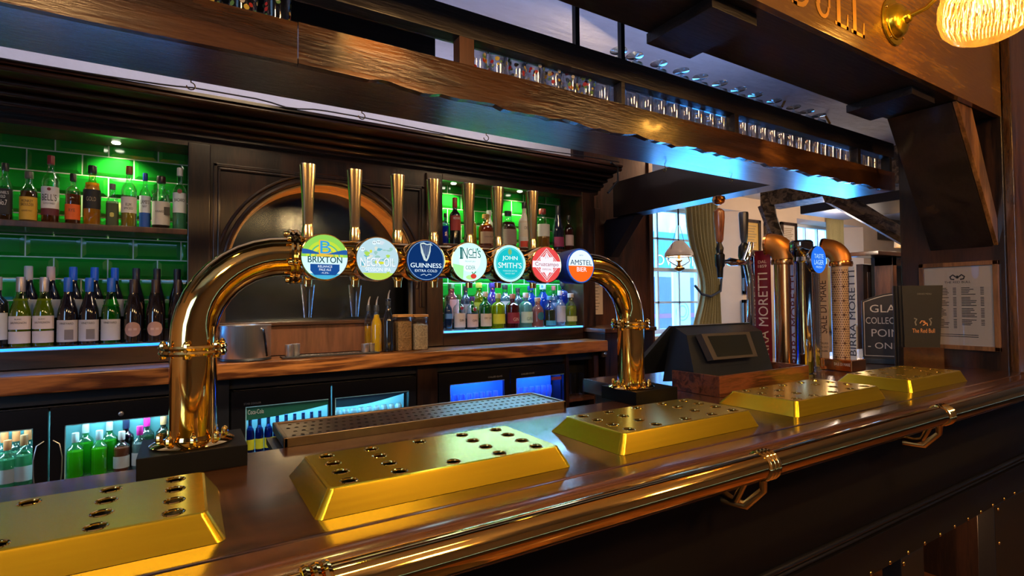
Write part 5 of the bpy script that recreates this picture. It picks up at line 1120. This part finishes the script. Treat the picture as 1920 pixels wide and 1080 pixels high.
for rz in range(int((zc-zb_-.03)/.0118)):
    for ra in range(11):
        a = -PI+.35-1.0+ra*.22+(rz % 2)*.11; R = rt_+.0006; z = zb_+.008+rz*.0118; s_ = .0034 if (rz % 6 or ra % 4 != 2) else .0075
        u = Vector((-math.sin(a), math.cos(a), 0)); n = Vector((math.cos(a), math.sin(a), 0)); c = Vector((X3_+.03, yc, z))+n*R
        pat.add([c+u*s_, c+Vector((0, 0, s_*1.1)), c-u*s_, c-Vector((0, 0, s_*1.1))], [(0, 1, 2, 3)])
pat.build('pattern_dots', plain((.10, .035, .02)), t3, kind='stuff')
y1_, y0_ = yx(1538, X3_), yx(1556, X3_)
column_sign(t3, X3_-.02, (y0_+y1_)/2, y1_-y0_, zb_, zc-.01, mat('sand_enamel', (.70, .50, .33), .4), [('SALE DI MARE', .02, .27, .036)], plain((.06, .02, .015)), NX_, RX_, extra_=lambda F, p_: MB().text(F, 'ITALIAN', 0, -.165, .042, .010, .001).text(F, 'SEA SALT', 0, -.185, .045, .010, .001).text(F, 'LAGER', 0, -.205, .036, .010, .001).build('lettering', plain((.06, .02, .015)), p_))
y1_, y0_ = yx(1592, X3_), yx(1603, X3_)
column_sign(t3, X3_+.0, (y0_+y1_)/2, y1_-y0_, zb_, zc-.03, plain((.72, .80, .95)), [('BIRRA MORETTI', 0, .42, .030)], plain((.03, .05, .12)), NX_, RX_, name='side_sign')
# chalk sign, menus
Rz = Matrix.Rotation(math.radians(-62), 4, 'Z'); CSX = 3.30; CSY = ox(1686, 668, CSX).y
sgT = Matrix.Translation((CSX, CSY, BZ)) @ Rz
sg = thing('chalk_sign', 'black arched sign asking for glasses to be collected, on the bar', 'sign', (CSX, CSY, BZ))
sh = [(-.165, .03), (.165, .03), (.165, .345)]+[(.165-.33*i/10, .345+.045*math.sin(PI*i/10)) for i in range(1, 10)]+[(-.165, .345)]
m_ = MB().prism(sh, 'Y', -.006, .006); m_.T = sgT; m_.build('board', mat('chalk_black', (.018, .015, .015), .5, 0, .3, 30), sg)
m_ = MB().box(-.165, .165, -.04, .04, 0, .03); m_.T = sgT; m_.build('foot', BLACKP, sg, bevel=.003)
F = Fr(sgT @ Vector((0, -.006, .19)), Rz @ Vector((1, 0, 0)), (0, 0, 1), Rz @ Vector((0, -1, 0)))
m_ = MB(); m_.ribbon(F, [(x*.94, (z-.19)*.94+.002) for x, z in sh], .004, .0008, True)
for st, y, w_, h_ in (('GLASS', .112, .175, .042), ('COLLECTION', .046, .215, .036), ('POINT', -.022, .165, .042), ('- ONLY -', -.092, .20, .034)): m_.text(F, st, -.040, y, w_, h_)
m_.build('lettering', plain((.62, .58, .54)), sg)
MX, MY = 2.985, 1.14; Rm = Matrix.Rotation(math.radians(-42), 4, 'Z'); mT = Matrix.Translation((MX, MY, BZ)) @ Rm
mh = thing('menu_holder', 'dark wooden box holding black menus on the bar', 'holder', (MX, MY, BZ))
for bxx in ((-.085, .085, -.035, -.029, 0, .125), (-.085, .085, .029, .035, 0, .125), (-.085, -.079, -.029, .029, 0, .125), (.079, .085, -.029, .029, 0, .125), (-.079, .079, -.029, .029, 0, .006)):
    m_ = MB().box(*bxx); m_.T = mT; m_.build('side_board', W_DARK, mh, bevel=.001)
for k, (dy, tilt, dx, lb) in enumerate([(-.020, .10, .0, 'front black menu with an orange crest and script'), (-.006, .02, -.010, 'second black menu from the front'), (.008, -.05, -.020, 'third black menu from the front'), (.020, -.10, -.028, 'rearmost black menu')]):
    mn = thing('menu_card', lb+' in the wooden holder', 'menu', (MX, MY, BZ+.008), 'black menus in the holder')
    M2 = mT @ Matrix.Translation((dx, dy, .008)) @ Matrix.Rotation(-tilt*.22, 4, 'X')
    wt = .10 if k == 0 else .085
    m_ = MB().add([(-.07, -.002, 0), (.068, -.002, 0), (wt, -.002, .41), (-.075, -.002, .41), (-.07, .002, 0), (.068, .002, 0), (wt, .002, .41), (-.075, .002, .41)], [(0, 1, 2, 3), (7, 6, 5, 4), (0, 4, 5, 1), (1, 5, 6, 2), (2, 6, 7, 3), (3, 7, 4, 0)]); m_.T = M2
    cv = m_.build('cover', mat('menu_black', (.014, .015, .017), .45, 0, .2, 30), mn)
    if k == 0:
        f = Fr(M2 @ Vector((0, -.002, .07)), M2.to_3x3() @ Vector((1, 0, 0)), M2.to_3x3() @ Vector((0, 0, 1)), M2.to_3x3() @ Vector((0, -1, 0)))
        q = MB().text(f, 'The Red Bull', .01, .125, .095, .020); q.ribbon(f, [(-.004, .160), (.004, .172), (.016, .170), (.02, .158), (.008, .150)], .004); q.ribbon(f, [(.01, .165), (.026, .160), (.028, .148)], .004); q.build('lettering', plain((.75, .33, .12)), cv)
        q = MB()
        for s in (-1, 1): q.ribbon(f, [(.01+s*.030, .150), (.01+s*.034, .165), (.01+s*.027, .180), (.01+s*.038, .184)], .006)
        q.text(f, 'DRINKS MENU', .02, .300, .06, .008); q.build('crest', plain((.20, .19, .17)), cv)

# ------------------------------------------------------------------ beyond the bar
XB = 2.98
def yz(pts_px, Xp): return [(ox(a, b_, Xp).y, ox(a, b_, Xp).z) for a, b_ in pts_px]
tag(B(XB, XB+.16, 1.66, 3.25, 2.165, 2.45).build('cross_beam', mat('beam_paint', (.020, .014, .014), .3, 0, .3, 8, coat=.3), bevel=.003), 'broad dark beam running from the gallery to the back bar corner', 'beam')
tag(MB().prism(yz([(1137, 412), (1192, 402), (1145, 482), (1102, 470)], XB+.03), 'X', XB+.03, XB+.12).build('knee_brace', mat('navy_brace', (.012, .014, .03), .4, 0, .2, 12), bevel=.002), 'navy black knee brace under the cross beam at the back bar corner', 'brace')
pt = thing('side_partition', 'brown panelled partition between the back bar and the window', 'partition', (3.2, 3.42, 0))
B(2.66, 3.57, 3.40, 3.44, 0, 2.92).build('panel', W_MID, pt, bevel=.002)
B(3.53, 3.58, 3.38, 3.46, 0, 2.92).build('edge_post', W_MID, pt, bevel=.003)
B(2.562, 2.672, 3.24, 3.445, 1.29, 2.92).build('corner_post', W_DARKZ, pt, bevel=.003)
for px in (1100, 1118): X = oy(px, 440, 3.38).x; B(X-.03, X+.03, 3.36, 3.399, 1.85, 2.25).build('upright_board', W_MID, pt, bevel=.003)
q = oy(1104, 590, 3.39); q2 = oy(1129, 528, 3.39)
nt_ = tag(B(q.x, q2.x, 3.385, 3.398, q.z, q2.z).build('wall_notice', PAPER), 'pale paper notice on the brown partition behind the right badge', 'notice')
nl = MB(); FN = Fr(((q.x+q2.x)/2, 3.3848, (q.z+q2.z)/2))
for k in range(9): nl.poly(FN, [(-.05, .11-k*.026), (.04-.01*(k % 3), .11-k*.026), (.04-.01*(k % 3), .114-k*.026), (-.05, .114-k*.026)], .0004)
nl.build('lettering', INK, nt_)
# curtains
def curtain(px0, px1, Yc, z0, z1, pull, label):
    x0 = oy(px0, 430, Yc).x; x1 = oy(px1, 430, Yc).x; NX, NZ = 90, 16; vs = []; fs = []
    for j in range(NZ+1):
        v = j/NZ; z = z1+(z0-z1)*v; g = math.exp(-((v-.62)/.25)**2)*pull
        for i in range(NX+1):
            u = i/NX; xx = x0+(x1-x0)*(u*(1-.45*g)+.45*g*.92); vs.append((xx+.05*v*(pull > 0), Yc+.035*math.sin(u*PI*2*8+.6*v), z))
    for j in range(NZ):
        for i in range(NX): a = j*(NX+1)+i; fs.append((a, a+1, a+NX+2, a+NX+1))
    c = thing('curtain', label, 'curtain', ((x0+x1)/2, Yc, z0))
    o = MB().add(vs, fs).build('drape', CURT, c); s = o.modifiers.new('thick', 'SOLIDIFY'); s.thickness = .006
    if pull:
        zz = z1+(z0-z1)*.66
        MB().tube([(x0+.10*(x1-x0), Yc-.06, zz+.09), (x0+.30*(x1-x0), Yc-.07, zz-.02), (x0+.6*(x1-x0), Yc-.07, zz-.05), (x0+.95*(x1-x0), Yc-.06, zz+.02), (x1+.05, Yc-.02, zz+.20)], .016, 10).build('tieback', plain((.02, .03, .06), .8), c)
    return c
curtain(1288, 1344, 4.55, .95, 2.78, 1., 'olive curtain drawn back beside the nearer window')
curtain(1552, 1578, 4.55, .95, 2.78, 0, 'olive curtain hanging at the farther window')
# pictures
def picture(px0, px1, py0, py1, mat_in, label, lines=True):
    a = oy(px0, (py0+py1)/2, 4.59); b_ = oy(px1, (py0+py1)/2, 4.59); zt5 = oy(px0, py0, 4.59).z; zb5 = oy(px0, py1, 4.59).z
    t = thing('picture_frame', label, 'picture', ((a.x+b_.x)/2, 4.58, zb5)); w_ = .045
    m = MB(); m.box(a.x, b_.x, 4.56, 4.598, zb5, zb5+w_); m.box(a.x, b_.x, 4.56, 4.598, zt5-w_, zt5); m.box(a.x, a.x+w_, 4.56, 4.598, zb5, zt5); m.box(b_.x-w_, b_.x, 4.56, 4.598, zb5, zt5)
    m.build('frame', W_DARKZ, t, bevel=.003); B(a.x+w_, b_.x-w_, 4.580, 4.598, zb5+w_, zt5-w_).build('print', mat_in, t)
    if lines:
        q = MB(); F = Fr(((a.x+b_.x)/2, 4.579, (zb5+zt5)/2)); hw = (b_.x-a.x)/2-w_-.03; hh = (zt5-zb5)/2-w_-.04
        for k in range(8): y = hh-2*hh*k/8; q.poly(F, [(-hw, y), (hw*(.9-.2*(k % 3)), y), (hw*(.9-.2*(k % 3)), y-.012), (-hw, y-.012)], .0008)
        q.build('lettering', plain((.30, .20, .10)), t)
gold = mat('gold_print', (.62, .38, .10), .5, 0, .2, 12); pale = mat('pale_print', (.62, .58, .56), .5, 0, .25, 9)
picture(1391, 1424, 410, 474, gold, 'dark framed gold print above the slim tap handle')
picture(1392, 1426, 484, 551, pale, 'pale framed print in the middle of the column beside the tap', False)
picture(1392, 1426, 562, 640, pale, 'lowest pale framed print just above the till', False)
picture(1433, 1457, 418, 470, gold, 'small gold print partly hidden by the crooked timber post')
picture(1463, 1492, 416, 465, mat('cream_print_sheet', (.68, .58, .50), .5), 'dark framed text print beside the farther window')
# pendant oil lamp
P0 = oy(1273, 480, 3.9); ol = thing('oil_lamp_pendant', 'hanging oil lamp with white glass shade before the window', 'lamp', (P0.x, 3.9, P0.z-.2))
k_ = P0.z
MB().lathe([(.045, .09), (.035, .14), (.05, .16), (.09, .12), (.13, .06), (.148, .03), (.150, .0), (.140, .0)][::-1], (P0.x, 3.9, k_), 28, caps=False).build('glass_shade', mat('opal_glass', (.9, .88, .85), .3), ol)
MB().sphere((P0.x, 3.9, k_+.05), .035, 12, 8).build('flame_bulb', emi('oil_glow', (1, .85, .6), 16), ol)
lamp('POINT', 'oil_lamp_light', (P0.x, 3.9, k_+.02), 4, (1, .8, .55), .04)
MB().lathe([(.01, -.17), (.05, -.15), (.06, -.13), (.02, -.10), (.015, -.07), (.04, -.05), (.015, -.03), (.012, .04)], (P0.x, 3.9, k_), 16).build('font_base', BRASSD, ol)
for s in (-1, 1): MB().tube([(P0.x+s*.15, 3.9, k_), (P0.x+s*.17, 3.9, k_-.05), (P0.x+s*.09, 3.9, k_-.09), (P0.x+s*.02, 3.9, k_-.11)], .006, 8).build('scroll_arm', BRASSD, ol)
MB().lathe([(.152, -.008), (.156, -.004), (.152, .002)], (P0.x, 3.9, k_), 28, caps=False).build('shade_ring', BRASSD, ol)
for s in (-1, 1): MB().tube([(P0.x+s*.15, 3.9, k_), (P0.x+s*.02, 3.9, k_+.33)], .0025, 6).build('chain', BLACKM, ol)
MB().tube([(P0.x, 3.9, k_+.33), (P0.x, 3.9, 2.92)], .008, 8).build('stem', BLACKM, ol)
# bench below the window
bn = thing('window_bench', 'buttoned olive bench seat under the nearer window', 'bench', (5.0, 4.3, 0))
B(3.7, 6.3, 4.0, 4.55, 0, .45).build('seat', mat('bench_cloth', (.22, .2, .12), .8, 0, .3, 20), bn, bevel=.03)
for i in range(9): MB().sphere((3.85+i*.29, 4.47, .72), .16, 14, 8, (.95, .55, 1.6)).build('back_cushion', mat('bench_cloth', (.30, .25, .13), .8, 0, .3, 20), bn)
# lounge ceiling timbers
tA = oz(1425, 388, 2.33)
tag(B(tA.x, tA.x+.30, 1.55, tA.y+.0, 2.33, 2.62).build('ceiling_timber', W_OLD, bevel=.01), 'rough old ceiling timber beyond the gallery end', 'beam', 'old timbers in the lounge')
px_, py_ = tA.x+.05, tA.y-.03
tag(MB().tube([(px_, py_, 2.35), (px_+.02, py_-.02, 2.22), (px_+.08, py_-.05, 2.05), (px_+.13, py_-.06, 1.8), (px_+.14, py_-.06, 1.0), (px_+.14, py_-.06, 0)], [.075, .062, .058, .058, .06, .06], 8).build('crooked_post', W_OLD), 'crooked weathered timber post under the ceiling timber', 'post')
tB2 = oz(1500, 402, 2.42)
tag(B(tB2.x, tB2.x+.9, 2.3, tB2.y, 2.42, 2.7).build('ceiling_timber', mat('dark_panel_box', (.02, .018, .022), .4, 0, .3, 6), bevel=.01), 'dark boxed beam in front of the farther window', 'beam', 'old timbers in the lounge')
s0, s1_ = oy(1560, 366, 2.3), oy(1712, 455, 2.3)
tag(MB().tube([s0, (s0+s1_)/2, s1_], [.075, .07, .075], 8).build('slanting_timber', W_OLD), 'pale weathered slanting timber beside the right partition', 'brace')
# dark fire surround
fp = thing('fire_surround', 'dark wooden fire surround with a mantel shelf left of the partition', 'fireplace', (6.9, 3.1, 0))
a = oy(1618, 495, 3.3); 
B(a.x, a.x+.9, 3.30, 3.38, 0, a.z).build('wainscot', W_DARKZ, fp, bevel=.004)
for k in range(3): B(a.x+.08+k*.28, a.x+.30+k*.28, 3.285, 3.30, .3, a.z-.1).build('raised_panel', W_DARKZ, fp, bevel=.006)
m0 = oy(1638, 470, 3.0); B(m0.x, m0.x+1.6, 2.95, 3.3, m0.z-.05, m0.z).build('mantel_shelf', W_DARK, fp, bevel=.008)
j0 = oy(1665, 500, 3.05); B(j0.x, j0.x+.10, 3.0, 3.2, 0, m0.z-.05).build('jamb', W_MID, fp, bevel=.006); B(j0.x+.10, j0.x+1.2, 3.2, 3.28, 0, m0.z-.05).build('hearth_back', BLACKP, fp)
B(j0.x, j0.x+1.2, 3.0, 3.2, m0.z-.16, m0.z-.05).build('lintel', W_DARK, fp, bevel=.006)
q0 = oy(1646, 404, 4.58); q1 = oy(1700, 450, 4.58)
tag(B(q0.x, min(q1.x+.3, 12.9), 4.56, 4.598, q1.z-.05, q0.z).build('dark_picture', mat('dark_oil_painting', (.03, .025, .022), .3, 0, .5, 4)), 'large dark picture above the mantel shelf', 'picture')
ls = oy(1697, 456, 3.1); l_ = thing('table_lamp', 'cream shaded lamp standing on the mantel shelf', 'lamp', (ls.x, 3.12, m0.z))
MB().lathe([(.10, .10), (.085, .30), (.082, .30), (.097, .10)], (ls.x, 3.12, m0.z), 24, caps=False).build('lamp_shade', mat('lamp_shade', (.85, .62, .35), .7), l_)
MB().lathe([(.05, 0), (.045, .01), (.015, .03), (.012, .10), (.01, .14)], (ls.x, 3.12, m0.z), 16).build('lamp_base', BRASSD, l_); MB().sphere((ls.x, 3.12, m0.z+.19), .03, 10, 6).build('bulb', emi('lamp_glow', (1, .7, .4), 12), l_)
q = oy(1667, 460, 3.1)
for k in range(2): tag(MB().lathe([(.03, 0), (.07, .012), (.075, .02), (.07, .018)], (q.x+k*.25, 3.1, m0.z), 20).build('dish', STEEL), ['shallow bright dish at the left end of the mantel', 'shallow bright dish beside the mantel lamp'][k], 'dish')

go_ = thing('gilded_hoop', 'gilded wooden hoop with a strut beyond the gallery glasses', 'ornament', tuple(oy(1515, 215, 2.2)))
MB().tube([oy(a_, b_, 2.2) for a_, b_ in ((1466, 200), (1474, 184), (1492, 179), (1512, 186), (1530, 198), (1546, 214), (1556, 232))], .009, 8).build('hoop', BRASSD, go_)
MB().tube([oy(1500, 176, 2.2), oy(1530, 171, 2.2), oy(1540, 188, 2.2), oy(1546, 205, 2.2)], .006, 8).build('strut', BRASSD, go_)
# cornice cable
cb_ = MB(); pts = []
for i in range(60):
    x = -1.2+i*.064; z = 2.445+.010*math.sin(x*3.1)+(.03*math.exp(-((x-.15)/.12)**2)-.02*math.exp(-((x-.42)/.10)**2)); pts.append((x, 2.742, z if z < 2.452 else 2.452))
cb_.tube(pts, .0035, 6); cb_.tube([(2.50, 2.742, 2.44), (2.58, 2.76, 2.42), (2.60, 2.78, 2.33), (2.52, 2.80, 2.24)], .008, 8)
tag(cb_.build('cable', BLACKP), 'thin black cable clipped along the front of the cornice', 'cable')

# ------------------------------------------------------------------ the street outside
st = thing('street_building', 'blue painted shop front across the street seen through the windows', 'building', (8, 10.0, -.3))
B(2, 22, 10.0, 10.3, -.3, 8).build('wall', mat('pale_render', (.55, .55, .60), .8, 0, .3, 3), st)
B(5.0, 13.5, 9.85, 10.0, 2.3, 3.3).build('shop_fascia', mat('blue_fascia', (.03, .20, .42), .5, 0, .2, 5), st, bevel=.02)
MB().text(Fr((11.4, 9.84, 2.55)), 'NOW OPEN', 0, 0, 2.6, .28).build('lettering', plain((.8, .85, .9)), st)
for k in range(7):
    wv = B(5.2+k*1.6, 6.5+k*1.6, 9.9, 10.0, .1, 2.1).build('window', mat('shop_window', (.03, .06, .16), .1, 0, .4, 3), st)
    B(5.2+k*1.6, 6.5+k*1.6, 9.88, 9.90, 1.0, 1.12).build('window_band', plain((.25, .05, .35)), wv)
for k in range(6): B(5.6+k*2.6, 6.6+k*2.6, 9.92, 10.0, 4.2, 5.8).build('window', plain((.04, .07, .12), .1), st)
tag(B(2, 22, 5.1, 9.9, -.35, -.3).build('street_paving', mat('paving', (.30, .30, .32), .8, 0, .2, 6)), 'grey street paving outside the windows', 'paving')
aw = thing('glass_menu_case', 'white signboard standing outside the nearer window', 'signboard', (8.35, 6.4, -.3))
wq = [oy(1262, 500, 6.4), oy(1296, 620, 6.4)]
B(wq[0].x, wq[1].x, 6.4, 6.45, -.3, wq[0].z+.3).build('board', plain((.75, .78, .8)), aw, bevel=.01)
FQ = Fr(((wq[0].x+wq[1].x)/2, 6.398, wq[1].z+.35)); mm = MB(); [mm.ribbon(FQ, circ(r_, 24), .02, .001, True) for r_ in (.10, .16)]; mm.build('round_emblem', plain((.35, .5, .6)), aw)
